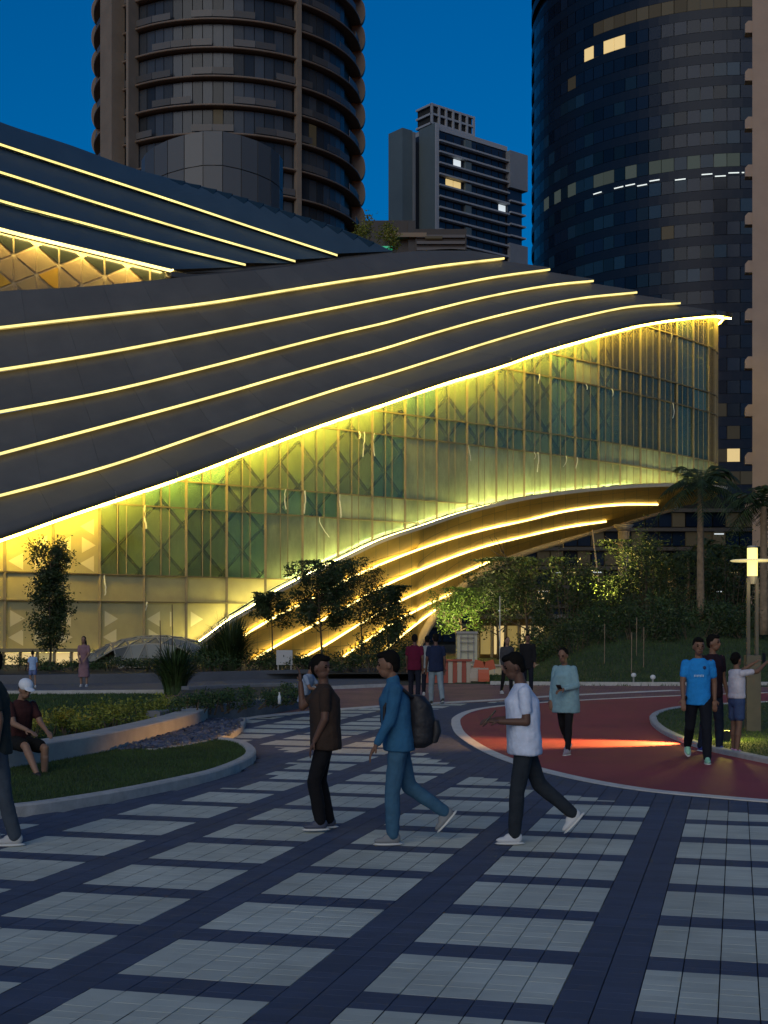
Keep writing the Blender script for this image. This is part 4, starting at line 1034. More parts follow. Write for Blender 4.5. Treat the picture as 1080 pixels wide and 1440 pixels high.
def palm(base, H, n, fl, label, group=None, tr=.16, lean=0.0, seed=0):
    rd = random.Random(seed); t = empty('palm_tree', base, label, 'palm tree', group)
    pts = [(lean*H*(i/8)**2, 0, H*i/8) for i in range(9)]; MB().tube(pts, [tr*(1.15-.4*i/8) for i in range(9)], 10).build('trunk', M_palmbark, t, True)
    top = Vector(pts[-1])
    for k in range(n):
        a = 2*PI*k/n*2.4+rd.uniform(-.2,.2); el = rd.uniform(.0,1.25); L = fl*rd.uniform(.8,1.1); b = MB(); sp = []
        for i in range(13):
            q = i/12; r_ = L*q*math.cos(el)*(1-.12*q); z = L*(q*math.sin(el)-(.55+.25*math.cos(el))*q*q); sp.append(Vector((math.cos(a)*r_, math.sin(a)*r_, z)))
        b.tube(sp, [.03*(1-.8*i/12) for i in range(13)], 4)
        sd = Vector((-math.sin(a), math.cos(a), 0))
        for i in range(2, 13):
            for j in (0, .5):
                q = (i-j)/12; i0 = min(11, int(q*12)); p = sp[i0].lerp(sp[i0+1], q*12-i0); tg = (sp[i0+1]-sp[i0]).normalized()
                ll = L*.30*math.sin(PI*min(1, q*.9+.12))**.7
                for s_ in (-1, 1):
                    tip = p+sd*s_*ll*.75+tg*ll*.55+Vector((0,0,-ll*rd.uniform(.25,.6))); w = tg*.035
                    b.add([p-w, p+w, tip], [(0,1,2)])
        b.build('frond', M_leafD, t, loc=tuple(top))
    return t
palm(bw(985, 57, 1.6), 6.2, 24, 3.0, 'tall palm with long drooping fronds in front of the pavilion nose', seed=1)
palm(bw(1074, 52, 1.6), 5.0, 18, 2.6, 'palm with upright fronds right of the street lamp', seed=2)
palm(bw(945, 66, 2.0), 2.9, 12, 1.9, 'short palm with lit brown trunk behind the hedge', tr=.26, seed=3)
for k, x in enumerate((968, 992, 1004, 1018)):
    palm(bw(x, 64+k, 2.1), 3.1+.5*(k % 2), 9, 1.7, 'slim palm in the group behind the hedge', 'slim palms behind the hedge', tr=.10, seed=10+k)

# ------------------------------------------------------------------ garden lights shown glowing in the photo
def garden_light(p, label, power, col, aim=(0,0,1), kind='SPOT', size=130):
    t = empty('garden_spotlight', p, label, 'light', 'garden spotlights'); MB().tube([(0,0,0),(0,0,.12)], [.06,.075], 10).build('housing', M_black, t)
    MB().tube([(0,0,.12),(0,0,.13)], [.055,.055], 10).build('lens', mat('spot_lens', (.8,.7,.4), emit=col, es=2), t)
    l = bpy.data.lights.new('garden_lamp', kind); l.energy = power; l.color = col; l.shadow_soft_size = .15
    if kind == 'SPOT': l.spot_size = R(size); l.spot_blend = .6
    o = bpy.data.objects.new('garden_lamp', l); COL.objects.link(o); o.parent = t; o.location = (0,0,.25)
    o.rotation_euler = Vector(aim).to_track_quat('-Z', 'Y').to_euler(); return t
garden_light(bw(640, 71, 0), 'spotlight under the fresh green tree', 900, (1,.85,.35), (.1,.3,1))
p = bw(842, 65.5, 0); garden_light((p[0], p[1], bank_z(p[0], p[1])), 'spotlight under the yellow lit tree', 1500, (1,.75,.2), (.05,.2,1))
p = bw(940, 63.5, 0); garden_light((p[0], p[1], bank_z(p[0], p[1])), 'spotlight at the foot of the brown palm trunk', 60, (1,.75,.35), (.1,.5,1))

# ------------------------------------------------------------------ street lamp
LX = G(1058, 1032)
LA = empty('street_lamp', (LX.x, LX.y, .05), 'lit street lamp with twin posts, glass cylinder and flat disc', 'street lamp')
M_lp = mat('lamp_steel', (.085,.08,.075), rough=.5, metal=.3, var=.1, scale=6)
MB().box((-.125,-.10,0), (.125,.10,1.35)).build('base_post', M_lp, LA)
for s in (-.075, .075): MB().box((s-.028,-.035,1.35), (s+.028,.035,2.72)).build('post', M_lp, LA)
MB().tube([(0,0,2.62),(0,0,2.76)], [.06,.10], 14).build('socket', M_steel, LA)
MB().tube([(0,0,2.76),(0,0,3.26)], .09, 18).build('lantern_glass', mat('lantern_glow', (.9,.8,.4), emit=(1,.82,.22), es=.5), LA)
MB().tube([(0,0,3.02),(0,0,3.035),(0,0,3.05)], [.36,.39,.36], 28).build('lantern_disc', mat('disc_glow', (.8,.75,.5), rough=.4, emit=(1,.85,.4), es=.16), LA)
MB().tube([(0,0,3.26),(0,0,3.30)], [.095,.08], 14).build('lantern_cap', M_steel, LA)
l = bpy.data.lights.new('lantern_lamp', 'POINT'); l.energy = 2.5; l.color = (1,.8,.35); l.shadow_soft_size = .12
o = bpy.data.objects.new('lantern_lamp', l); COL.objects.link(o); o.parent = LA; o.location = (-.02,-.55,2.6)
# low path light on the lawn: throws the warm streak across the track
p = G(1020, 1046); t = empty('path_light', (p.x, p.y, .055), 'low path light glowing yellow on the lawn beside the track', 'light')
MB().box((-.06,-.10,0), (.06,.10,.16)).build('housing', M_black, t); MB().box((-.066,-.08,.10), (-.061,.08,.15)).build('lens', mat('path_lens', (.9,.8,.5), emit=(1,.75,.3), es=2), t)
l = bpy.data.lights.new('path_lamp', 'SPOT'); l.energy = 1100; l.color = (1,.5,.13); l.spot_size = R(50); l.spot_blend = .9; l.shadow_soft_size = .03
o = bpy.data.objects.new('path_lamp', l); COL.objects.link(o); o.parent = t; o.location = (-.12, 0, .5); o.rotation_euler = Vector((-1, .02, -.34)).to_track_quat('-Z', 'Y').to_euler()
l = bpy.data.lights.new('path_lamp_pool', 'POINT'); l.energy = 16; l.color = (1,.85,.15); l.shadow_soft_size = .05
o = bpy.data.objects.new('path_lamp_pool', l); COL.objects.link(o); o.parent = t; o.location = (.1, .1, .34)
for x, y in ((891, 950), (918, 952)):
    p = G(x, y+8, .1); t = empty('bollard_light', (p.x, p.y, bank_z(p.x, p.y)), 'small white garden light standing on the bank grass', 'light', 'small white lights on the bank')
    MB().tube([(0,0,0),(0,0,.22)], .03, 8).build('stem', M_steel, t); MB().ell((0,-.02,.28), (.09,.06,.08)).build('head', mat('white_enamel', (.6,.6,.6), rough=.4), t)

# ------------------------------------------------------------------ glass dome, storefront, works site under the arch
DM = empty('glass_dome', bw(205, 56, .3), 'low triangulated glass dome in front of the frosted facade', 'dome')
dz = lambda a, r: 1.35*math.cos(r*PI/2)
gr = {}
M_dg = mat('dome_glass', (.20,.20,.17), rough=.2, island=.45, spec=.6); M_db = mat('dome_bar', (.30,.28,.22), rough=.5)
def dpt(i, j): 
    x = (-1+2*(i+(.5 if j % 2 else 0))/9); y = -1+2*j/6; r = min(1, math.hypot(x, y)); return Vector((x*2.9+.25, y*2.2, 1.25*math.sqrt(max(0, 1-r*r))*1.0+.12*x))
bars = set()
for i in range(9):
    for j in range(6):
        q = [dpt(i, j), dpt(i+1, j), dpt(i, j+1), dpt(i+1, j+1)]
        tris = ((q[0], q[1], q[2]), (q[1], q[3], q[2])) if j % 2 == 0 else ((q[0], q[3], q[2]), (q[0], q[1], q[3]))
        for tr in tris:
            if max(math.hypot((p.x-.25)/2.9, p.y/2.2) for p in tr) > 1.12: continue
            c = (tr[0]+tr[1]+tr[2])/3; v = [p.lerp(c, .05) for p in tr]
            MB().add(v+[p-Vector((0,0,.03)) for p in v], [(0,1,2),(0,3,4,1),(1,4,5,2),(2,5,3,0)]).build('dome_pane', M_dg, DM)
            for e in range(3):
                a, c2 = tr[e], tr[(e+1) % 3]; key = tuple(sorted([tuple(round(u, 2) for u in a), tuple(round(u, 2) for u in c2)]))
                if key not in bars: bars.add(key); MB().bar(a, c2, .04, .05).build('dome_bar', M_db, DM)
SF = empty('storefront', bw(60, 60, 0), 'row of lit storefront windows at the foot of the frosted facade', 'storefront')
for k in range(6):
    x = -20+k*24; a = W(x+2, 918, 60.5); c = W(x+21, 945, 60.5)
    o = MB().box((a.x, 60.5, c.z), (c.x, 60.62, a.z)).build('window', M_warm if k % 3 else mat('shop_dim', (.4,.35,.2), emit=(1,.78,.3), es=.10), SF); o.matrix_parent_inverse = Matrix.Translation(-Vector(SF.location))
    a = W(x-1, 914, 60.4); c = W(x+2, 948, 60.4); o = MB().box((a.x, 60.35, c.z), (c.x, 60.6, a.z)).build('window_post', M_mull, SF); o.matrix_parent_inverse = Matrix.Translation(-Vector(SF.location))
a = W(-26, 912, 60.3); c = W(128, 917, 60.3); o = MB().box((a.x, 60.2, c.z), (c.x, 60.7, a.z)).build('lintel', M_mull, SF); o.matrix_parent_inverse = Matrix.Translation(-Vector(SF.location))

def wbox(parent, x0, x1, y0, y1, Y, dp, name, m):
    a = W(x0, y0, Y); c = W(x1, y1, Y); o = MB().box((a.x, Y, c.z), (c.x, Y+dp, a.z)).build(name, m, parent); o.matrix_parent_inverse = Matrix.Translation(-Vector(parent.location)); return o
M_hw = mat('hoarding_white', (.40,.33,.26), rough=.6); M_hr = mat('hoarding_red', (.30,.06,.035), rough=.6); M_or = mat('barrier_orange', (.5,.09,.03), rough=.5); M_cream = mat('cream_wall', (.55,.45,.28), rough=.8, var=.1)
HD = empty('striped_hoarding', bw(630, 47, 0), 'red and white striped hoarding under the arch foot', 'hoarding')
for k in range(11): wbox(HD, 592+k*6.4, 598+k*6.4, 929, 964, 47+.02*(k % 2), .08, 'stripe_panel', M_hw if k % 2 == 0 else M_hr)
wbox(HD, 590, 664, 927, 930, 46.95, .15, 'top_rail', M_hr)
GT = empty('gridded_cabin', bw(657, 56, 0), 'pale tall cabin with dark grid frame beside the works site', 'cabin')
wbox(GT, 643, 671, 890, 944, 56, 1.2, 'wall', mat('cabin_wall', (.5,.48,.36), rough=.7))
for x in (648, 658, 666): wbox(GT, x-.7, x+.7, 892, 941, 55.93, .06, 'grid_bar', M_steel)
for y in (896, 903, 915, 930, 938): wbox(GT, 647, 667, y-.5, y+.5, 55.86, .06, 'grid_bar', M_steel)
wbox(GT, 642, 672, 888, 891, 55.9, 1.4, 'roof', M_steel)
CW = empty('cream_wall', bw(670, 54, 0), 'long low cream wall behind the orange works barriers', 'wall'); wbox(CW, 646, 790, 937, 952, 54, .3, 'wall_face', M_cream); wbox(CW, 645, 791, 934.5, 937, 53.9, .5, 'coping', M_hw)
for k, (x, m1) in enumerate(((648, M_or), (662, M_hw), (674, M_or))):
    BR = empty('works_barrier', bw(x+6, 47.5-.4*k, 0), ['orange plastic works barrier with white top', 'white plastic works barrier', 'orange works barrier by the bank edge'][k], 'barrier')
    b = MB(); b.section([Vector((-.19,0,0)), Vector((.19,0,0))], [(-.2,0),(.2,0),(.2,.1),(.09,.3),(.07,.42),(-.07,.42),(-.09,.3),(-.2,.1)]); b.build('body', m1, BR); MB().box((-.17,-.05,.42), (.17,.05,.47)).build('top', M_hw, BR)
for k, (x, y) in enumerate(((671, 941), (691, 942))):
    SG = empty('warning_sign', bw(x, 51, .15), ['red orange warning board tilted towards the gridded cabin', 'red orange warning board tilted towards the grass bank'][k], 'sign')
    b = MB(); Mx = Matrix.Rotation(.25-.5*k, 4, 'Y'); b.box((-.2,-.02,.12), (.2,.02,.48), Mx); b.build('board', M_or, SG)
    for s in (-.12, .12): MB().bar((s,.0,0), (s,.05,.3), .03, .03).build('leg', M_steel, SG)
# shop fronts glowing beyond the arch
SH = empty('kiosk', bw(735, 84, 0), 'glowing kiosk with warm windows beyond the arch', 'kiosk')
wbox(SH, 672, 860, 868, 925, 84.6, 4, 'back_wall', mat('kiosk_wall', (.12,.09,.05), rough=.8))
for k in range(9): wbox(SH, 676+k*19, 690+k*19, 880, 920, 84, .2, 'window', M_warm if k in (1, 3, 4, 7) else mat('kiosk_dim', (.3,.25,.12), emit=(1,.7,.2), es=.07))
for k in range(10): wbox(SH, 671+k*19, 674+k*19, 872, 925, 83.8, .4, 'post', mat('kiosk_post', (.3,.24,.14), rough=.7))
wbox(SH, 668, 850, 864, 870, 83.5, 5, 'roof', M_fascia)
# column and tie rod under the nose
CL = empty('support_column', bw(877, 105, 0), 'round grey concrete support column under the pavilion nose', 'column')
zc1 = Zp(738, 105); MB().tube([(0,0,0),(0,0,zc1)], .45, 20).build('shaft', mat('column_conc', (.32,.29,.25), rough=.8, var=.15), CL, True); MB().tube([(0,0,zc1-.5),(0,0,zc1)], [.45,.8], 20).build('capital', M_conc, CL, True)
TR_ = empty('tie_rod', bw(842, 100, 0), 'thin pale tie rod slanting down beside the column', 'rod'); a = W(833, 745, 100); c = W(843, 830, 100); o = MB().tube([a, c, Vector((c.x+.3, c.y, 0))], .06, 6).build('rod', M_beam, TR_); o.matrix_parent_inverse = Matrix.Translation(-Vector(TR_.location))
SB = empty('site_board', bw(400, 49.5, .25), 'small plain pale grey board on posts among the shrubs', 'sign'); MB().box((-.3,-.02,.25), (.3,.02,.8)).build('board', mat('board_grey', (.4,.4,.4), rough=.7), SB); MB().box((-.26,.02,0), (-.22,.06,.6)).build('post', M_steel, SB); MB().box((.22,.02,0), (.26,.06,.6)).build('post', M_steel, SB)
PL = empty('flag_pole', bw(703, 60, 0), 'thin white pole standing left of the shade tree', 'pole'); MB().tube([(0,0,0),(0,0,3.3)], [.03,.02], 6).build('shaft', M_white, PL)

# ------------------------------------------------------------------ people
SK = {'brown': mat('skin_brown', (.20,.105,.065), rough=.55, spec=.35), 'dark': mat('skin_dark', (.12,.062,.042), rough=.55, spec=.35), 'tan': mat('skin_tan', (.26,.15,.10), rough=.55, spec=.35)}
def cloth(name, col, **k): return mat(name, col, rough=.9, var=.14, scale=9, bump=.55, bscale=11, spec=.2, **k)
M_hair = mat('black_hair', (.008,.007,.006), rough=.85, spec=.1)
def cone(mb, a, c, ra, rb, n=12):
    a = Vector(a); c = Vector(c); pts = []; rs = []
    d = (c-a).normalized() if (c-a).length > 1e-6 else Vector((0,0,1))
    for q in (-1,-.7,-.35): pts.append(a+d*ra*q); rs.append(ra*math.sqrt(max(.0004, 1-q*q)))
    for q in (0,.33,.66,1): pts.append(a.lerp(c, q)); rs.append(ra+(rb-ra)*q)
    for q in (.35,.7,1): pts.append(c+d*rb*q); rs.append(rb*math.sqrt(max(.0004, 1-q*q)))
    mb.tube(pts, rs, n); return mb
def loft(mb, secs, n=20):
    """closed body through sections (centre, half depth x, half width y)"""
    vs = []; 
    for c, rx, ry in secs:
        for k in range(n):
            a = 2*PI*k/n; ca_, sa2 = math.cos(a), math.sin(a); e = .85
            vs.append(Vector(c)+Vector((rx*math.copysign(abs(ca_)**e, ca_), ry*math.copysign(abs(sa2)**e, sa2), 0)))
    m = len(secs); fs = [(i*n+k, i*n+(k+1) % n, (i+1)*n+(k+1) % n, (i+1)*n+k) for i in range(m-1) for k in range(n)]
    fs += [tuple(reversed(range(n))), tuple(range((m-1)*n, m*n))]
    return mb.add(vs, fs)
def skin(mb, name, m, parent, vox, sm=3):
    o = mb.build(name, m, parent)
    r_ = o.modifiers.new('remesh', 'REMESH'); r_.mode = 'VOXEL'; r_.voxel_size = vox; r_.use_smooth_shade = True
    s = o.modifiers.new('smooth', 'SMOOTH'); s.factor = .5; s.iterations = sm
    if name in ('shirt', 'trousers', 'dress', 'shorts', 'sack', 'leggings'):
        for sz, am in ((.15, .016), (.05, .005)):
            k_ = 'folds%d' % int(sz*1000); tx = bpy.data.textures.get(k_) or bpy.data.textures.new(k_, 'CLOUDS'); tx.noise_scale = sz; tx.noise_depth = 1
            dm = o.modifiers.new('folds', 'DISPLACE'); dm.texture = tx; dm.strength = am*(.5 if name == 'leggings' else 1); dm.mid_level = .5; dm.texture_coords = 'LOCAL'
    return o
def person(pos, face, label, H=1.66, legs=((12,18,0),(-10,25,20)), lean=4, arms=((10,8,20,0),(-10,8,20,0)), head=(0,0), skincol='brown', top='tee', topm=None, bot='trousers', botm=None, shoem=None, hair='short', girth=1.0, vox=.011, seated=None, hold=None, solem=None, fem=False, group=None):
    """legs: (thigh deg forward, knee bend, foot pitch) left,right; arms: (shoulder pitch, abduction, elbow bend, inward)"""
    t = empty('person', pos, label, 'person', group, rz=face); K = H/1.775
    t.scale = (K, K, K); mS = SK[skincol]
    J = {}
    for s, (th, kn, fp) in zip((1, -1), legs):
        th, kn, fp = R(th), R(kn), R(fp); ab = .02*s if seated is None else .06*s
        h = Vector((0, s*.085, 0)); k_ = h+Vector((math.sin(th)*.43, ab, -math.cos(th)*.43)); a = k_+Vector((math.sin(th-kn)*.42, 0, -math.cos(th-kn)*.42))
        J[s] = (h, k_, a, fp)
    def low(s):
        a, fp = J[s][2], J[s][3]; return min(a.z-.085*math.cos(fp), a.z-.085*math.cos(fp)-.17*math.sin(fp)) if fp > 0 else a.z-.085
    hz = -min(low(1), low(-1)) if seated is None else seated/K
    off = Vector((0,0,hz)); 
    for s in (1, -1): h, k_, a, fp = J[s]; J[s] = (h+off, k_+off, a+off, fp)
    d = Vector((math.sin(R(lean)), 0, math.cos(R(lean)))); pel = Vector((0,0,hz+.03)); g = girth
    at_ = lambda q: pel+d*q
    nb = at_(.535); hd = Vector((math.sin(R(lean+head[1])), 0, math.cos(R(lean+head[1]))))
    Hc = nb+hd*.155+Vector((.015,0,0)); Mh = Matrix.Rotation(R(head[0]), 3, 'Z') @ Matrix.Rotation(R(head[1]), 3, 'Y')
    sw = .175 if not fem else .155
    # ---- body
    b = MB()
    loft(b, [(at_(-.10), .06*g, .09), (at_(-.03), .095*g, .145), (at_(.10), .085*g, .13*g), (at_(.22), .09*g, .135*g), (at_(.36), .10*g, .15), (at_(.46), .085, .15), (at_(.525), .05, .07)])
    cone(b, at_(.50), nb+hd*.08, .055, .050)
    b.ell(Hc+Mh @ Vector((0,0,.02)), (.095,.076,.108), Mh, 18, 14); b.ell(Hc+Mh @ Vector((.028,0,-.055)), (.064,.056,.062), Mh, 14, 10)
    b.ell(Hc+Mh @ Vector((.098,0,-.015)), (.017,.014,.026), Mh, 8, 6); b.ell(Hc+Mh @ Vector((.082,0,.028)), (.016,.05,.012), Mh, 10, 6); b.ell(Hc+Mh @ Vector((.083,0,-.055)), (.014,.026,.012), Mh, 8, 6)
    for s in (1, -1): b.ell(Hc+Mh @ Vector((-.005, s*.077, -.005)), (.022,.012,.032), Mh, 8, 6)
    AR = {}
    for s, (p_, ab, el, inw) in zip((1, -1), arms):
        p_, ab, el, inw = map(R, (p_, ab, el, inw)); sh = at_(.465)+Vector((0, s*sw, 0))
        u = Vector((math.sin(p_)*math.cos(ab), s*math.sin(ab), -math.cos(p_)*math.cos(ab))); e = sh+u*.285
        f = Vector((math.sin(p_+el)*math.cos(inw), -s*math.sin(inw), -math.cos(p_+el)*math.cos(inw))); w = e+f*.245
        AR[s] = (sh, e, w, f)
        cone(b, sh, e, .052, .040); cone(b, e, w, .040, .027)
        # hand: palm, four unequal curled fingers, thumb on the side
        side = Vector((0, s, 0)); pn = f.cross(Vector((0,1,0))); pn = pn.normalized() if pn.length > .1 else Vector((1,0,0))
        ax = f.cross(pn).normalized(); pc = w+f*.055
        Mp = Matrix((f, ax, pn)).transposed(); b.ell(pc, (.058,.040,.018), Mp, 10, 8)
        curl = .9 if hold and s in hold else .45
        for q, (o_, ln) in enumerate(((-.029,.068),(-.010,.078),(.010,.073),(.028,.056))):
            k0 = pc+f*.045+ax*o_; dr = (f+pn*curl*.5*-1).normalized(); k1 = k0+dr*ln*.5; dr2 = (f-pn*curl*1.5).normalized(); k2 = k1+dr2*ln*.5
            cone(b, k0, k1, .0095, .0088, 8); cone(b, k1, k2, .0088, .0075, 8)
        th0 = w+f*.02-ax*.028*s*1; th1 = th0+(f*.6-ax*s*.75-pn*.35).normalized()*.038; cone(b, th0, th1, .013, .011, 8); cone(b, th1, th1+(f-pn*.5).normalized()*.03, .011, .009, 8)
    for s in (1, -1):
        h, k_, a, fp = J[s]; cone(b, h, k_, .078, .052); cone(b, k_, k_.lerp(a, .35)+Vector((-.01,0,0)), .052, .052); cone(b, k_.lerp(a, .3), a, .054, .036)
        fd = Vector((math.cos(fp),0,-math.sin(fp))); Mq = Matrix.Rotation(fp, 3, 'Y'); cone(b, a+Mq @ Vector((-.01,0,-.035)), a+Mq @ Vector((.11,0,-.045)), .030, .022)
    body = skin(b, 'body', mS, t, vox*.62, 2)
    # ---- top
    if topm:
        b = MB(); x = .018
        hem = {'tee': -.13, 'jacket': -.10, 'long': -.26, 'crop': .02, 'dress': -.5}[top]
        if top == 'dress':
            loft(b, [(at_(-.62)*1, .15, .20), (at_(-.3), .14, .19), (at_(-.03), .115, .16), (at_(.12), .095, .13), (at_(.30), .11, .145), (at_(.46), .095, .155), (at_(.525), .055, .085)])
        else:
            loft(b, [(at_(hem), .105*g+x, .152*g+x), (at_(hem+.05), .107*g+x, .155*g+x), (at_(.10), .10*g+x, .148*g+x), (at_(.24), .102*g+x, .148*g+x), (at_(.37), .108*g+x, .155+x*.6), (at_(.455), .09+x*.6, .155+x*.4), (at_(.505), .065+x*.3, .11), (at_(.53), .058, .078)])
        for s in (1, -1):
            sh, e, w, f = AR[s]
            if top in ('jacket', 'long'): cone(b, sh, e, .066, .054); cone(b, e, e.lerp(w, .92), .054, .040)
            else: cone(b, sh+Vector((0,0,-.008)), sh.lerp(e, .62), .062, .058)
        skin(b, 'shirt' if top != 'dress' else 'dress', topm, t, vox)
        if top == 'jacket': skin(cone(MB(), nb-d*.03, nb+d*.02, .066, .062), 'collar', topm, t, vox)
    if botm:
        b = MB(); loft(b, [(at_(-.12), .085, .12), (at_(-.06), .11*g, .155*g), (at_(.03), .108*g, .152*g), (at_(.08), .10*g, .145*g)])
        for s in (1, -1):
            h, k_, a, fp = J[s]
            if bot == 'shorts': cone(b, h, h.lerp(k_, .62 if seated is None else .75), .098, .092)
            elif bot == 'leggings': cone(b, h, k_, .090, .062); cone(b, k_, k_.lerp(a, .35), .062, .062); cone(b, k_.lerp(a, .3), a, .062, .042)
            else: cone(b, h, k_, .098, .074); cone(b, k_, a+Vector((0,0,.01)), .074, .060)
        skin(b, {'shorts': 'shorts', 'leggings': 'leggings'}.get(bot, 'trousers'), botm, t, vox)
    for s in (1, -1):
        if not shoem: break
        h, k_, a, fp = J[s]; Mf = Matrix.Rotation(fp, 3, 'Y'); b = MB()
        b.ell(a+Mf @ Vector((.055,0,-.042)), (.125,.044,.034), Mf, 14, 8); b.ell(a+Mf @ Vector((-.015,0,-.02)), (.058,.043,.058), Mf, 12, 8); b.ell(a+Mf @ Vector((.03,0,-.012)), (.07,.036,.035), Mf, 12, 8)
        so_ = skin(b, 'shoe', shoem, t, vox*.7, 2)
        b = MB(); b.ell(a+Mf @ Vector((.045,0,-.072)), (.145,.050,.016), Mf, 16, 6); sl_ = b.build('sole', solem or mat('sole_white', (.6,.6,.58), rough=.6), so_, True)
    # ---- head details
    hr = MB(); 
    if hair in ('short', 'long', 'bun', 'cap'):
        hr.ell(Hc+Mh @ Vector((-.022,0,.045)), (.094,.083,.098), Mh, 16, 12); hr.ell(Hc+Mh @ Vector((-.055,0,-.005)), (.055,.070,.075), Mh, 12, 10)
    if hair == 'short': hr.ell(Hc+Mh @ Vector((.045,0,.095)), (.055,.062,.036), Mh, 12, 8)
    if hair == 'long': loft(hr, [(Hc+Vector((-.085,0,-.30)), .025, .075), (Hc+Vector((-.085,0,-.15)), .04, .095), (Hc+Vector((-.06,0,0)), .06, .085), (Hc+Vector((-.03,0,.08)), .05, .06)], 14)
    if hair == 'bun': hr.ell(Hc+Mh @ Vector((-.12,0,.03)), .045, None, 10, 8)
    if hair != 'none': skin(hr, 'hair', M_hair, t, vox*.7, 2)
    if hair == 'cap':
        c_ = MB(); c_.ell(Hc+Mh @ Vector((-.006,0,.065)), (.108,.094,.085), Mh, 16, 12); c_.ell(Hc+Mh @ Vector((.115,0,.05)), (.075,.07,.012), Mh, 14, 6); skin(c_, 'cap', mat('white_cap', (.72,.75,.80), rough=.8), t, vox*.6, 2)
    for s in (1, -1): MB().ell(Hc+Mh @ Vector((.083, s*.032, .012)), (.010,.014,.008), Mh, 8, 6).build('eye', M_hair, t, True); MB().ell(Hc+Mh @ Vector((.089, s*.033, .034)), (.008,.022,.005), Mh, 8, 4).build('eyebrow', M_hair, t, True)
    MB().ell(Hc+Mh @ Vector((.093,0,-.057)), (.007,.024,.006), Mh, 8, 4).build('mouth', mat('lips', (.12,.04,.035), rough=.5), t, True)
    t['_'] = 0; del t['_']
    return t, AR, at_, Hc, J
def phone(p, face, label, h=1.0):
    o = MB().box((-.036,-.004,-.074), (.036,.004,.074)).build('phone_body', M_black)
    e = empty('phone', p, label, 'phone'); e.rotation_euler = face; o.parent = e
    MB().box((-.032,-.0052,-.068), (.032,-.0042,.068)).build('screen', mat('phone_screen', (.01,.012,.02), rough=.1), e); return e
def world_pt(t, v): return Matrix.Translation(t.location) @ Matrix.Rotation(t.rotation_euler.z, 4, 'Z') @ (Vector(v)*t.scale.x)
def gp(px, py, z=0.0): p = G(px, py, z); return (p.x, p.y, z)
W_sole = mat('sole_white', (.6,.6,.58), rough=.6); B_sole = mat('sole_dark', (.03,.03,.03), rough=.7)
LEFT = PI
# man in brown tee
person(gp(458,1168), LEFT+.12, 'man in plain dark brown shirt and black trousers walking across the pale pavers', 1.64, ((17,26,0),(7,20,2)), 2, ((2,10,22,10),(48,16,128,-8)), (140,4), 'dark', 'tee', cloth('shirt_brown', (.040,.026,.020)), 'trousers', cloth('trousers_black', (.008,.008,.010)), mat('sneaker_dark', (.05,.06,.10), rough=.6), 'short', 1.34, solem=W_sole)
# man in denim jacket with backpack
p2 = person(gp(560,1186), LEFT+.10, 'man in blue denim jacket and jeans carrying a black backpack', 1.69, ((9,10,0),(-15,38,48)), 5, ((12,8,18,0),(-12,8,24,4)), (-5,6), 'brown', 'jacket', cloth('denim_jacket', (.030,.115,.22)), 'trousers', cloth('jeans_blue', (.045,.115,.19)), mat('sneaker_grey', (.20,.21,.22), rough=.7), 'short', 1.22, solem=W_sole)
t2, at2 = p2[0], p2[2]
bpk = empty('backpack', tuple(world_pt(t2, at2(.18)+Vector((-.2,0,0)))), 'bulging black backpack on the back of the man in denim', 'backpack', rz=t2.rotation_euler.z)
b = MB(); loft(b, [((0,0,-.24), .07, .10), ((-.02,0,-.20), .11, .145), ((-.03,0,-.02), .125, .155), ((-.015,0,.14), .105, .145), ((.02,0,.22), .06, .10)]); skin(b, 'sack', mat('pack_nylon', (.010,.010,.014), rough=.6, bump=.4, bscale=14), bpk, .012)
b = MB(); loft(b, [((-.13,0,-.20), .04, .10), ((-.155,0,-.10), .05, .115), ((-.145,0,.0), .04, .11)]); skin(b, 'front_pocket', mat('pack_pocket', (.018,.018,.022), rough=.6), bpk, .012)
for s in (-1, 1): MB().tube([(.06,s*.10,.20),(.14,s*.115,.27),(.24,s*.12,.24),(.31,s*.125,.12),(.31,s*.13,-.02),(.22,s*.15,-.14),(.08,s*.13,-.2)], .016, 6).build('strap', mat('pack_nylon2', (.012,.012,.016), rough=.7), bpk, True)
# man in white tee looking at phone
p3 = person(gp(737,1185), LEFT+.06, 'man in white t-shirt and dark trousers looking down at his phone', 1.68, ((11,8,0),(-22,26,46)), 3, ((-2,8,92,18),(-2,8,92,18)), (4,16), 'dark', 'tee', cloth('tee_white', (.60,.66,.80)), 'trousers', cloth('trousers_slate', (.022,.028,.036)), mat('sneaker_white', (.55,.56,.58), rough=.7), 'short', 1.34, hold=(1,-1), solem=W_sole)
w = world_pt(p3[0], (p3[1][1][2]+p3[1][-1][2])/2+Vector((.07,0,.035))); phone(tuple(w), (R(40),0,R(90)), 'black phone held by the man in white t-shirt')
# person in pale teal top on the track
p4 = person(gp(795,1061), -PI/2-.55, 'person in loose pale teal top and black leggings walking on the red track', 1.60, ((14,10,0),(-14,22,26)), 3, ((6,14,70,35),(-2,12,18,0)), (0,14), 'brown', 'long', cloth('top_teal', (.22,.36,.40)), 'leggings', cloth('leggings_black', (.010,.010,.012)), mat('shoe_mauve', (.30,.25,.30), rough=.7), 'bun', 1.45, fem=True, vox=.013, hold=(1,), solem=W_sole)
w = world_pt(p4[0], p4[1][1][2]+p4[1][1][3]*.08+Vector((.02,0,.05))); phone(tuple(w), (R(60),0,R(-20)), 'black phone held by the person in teal top')
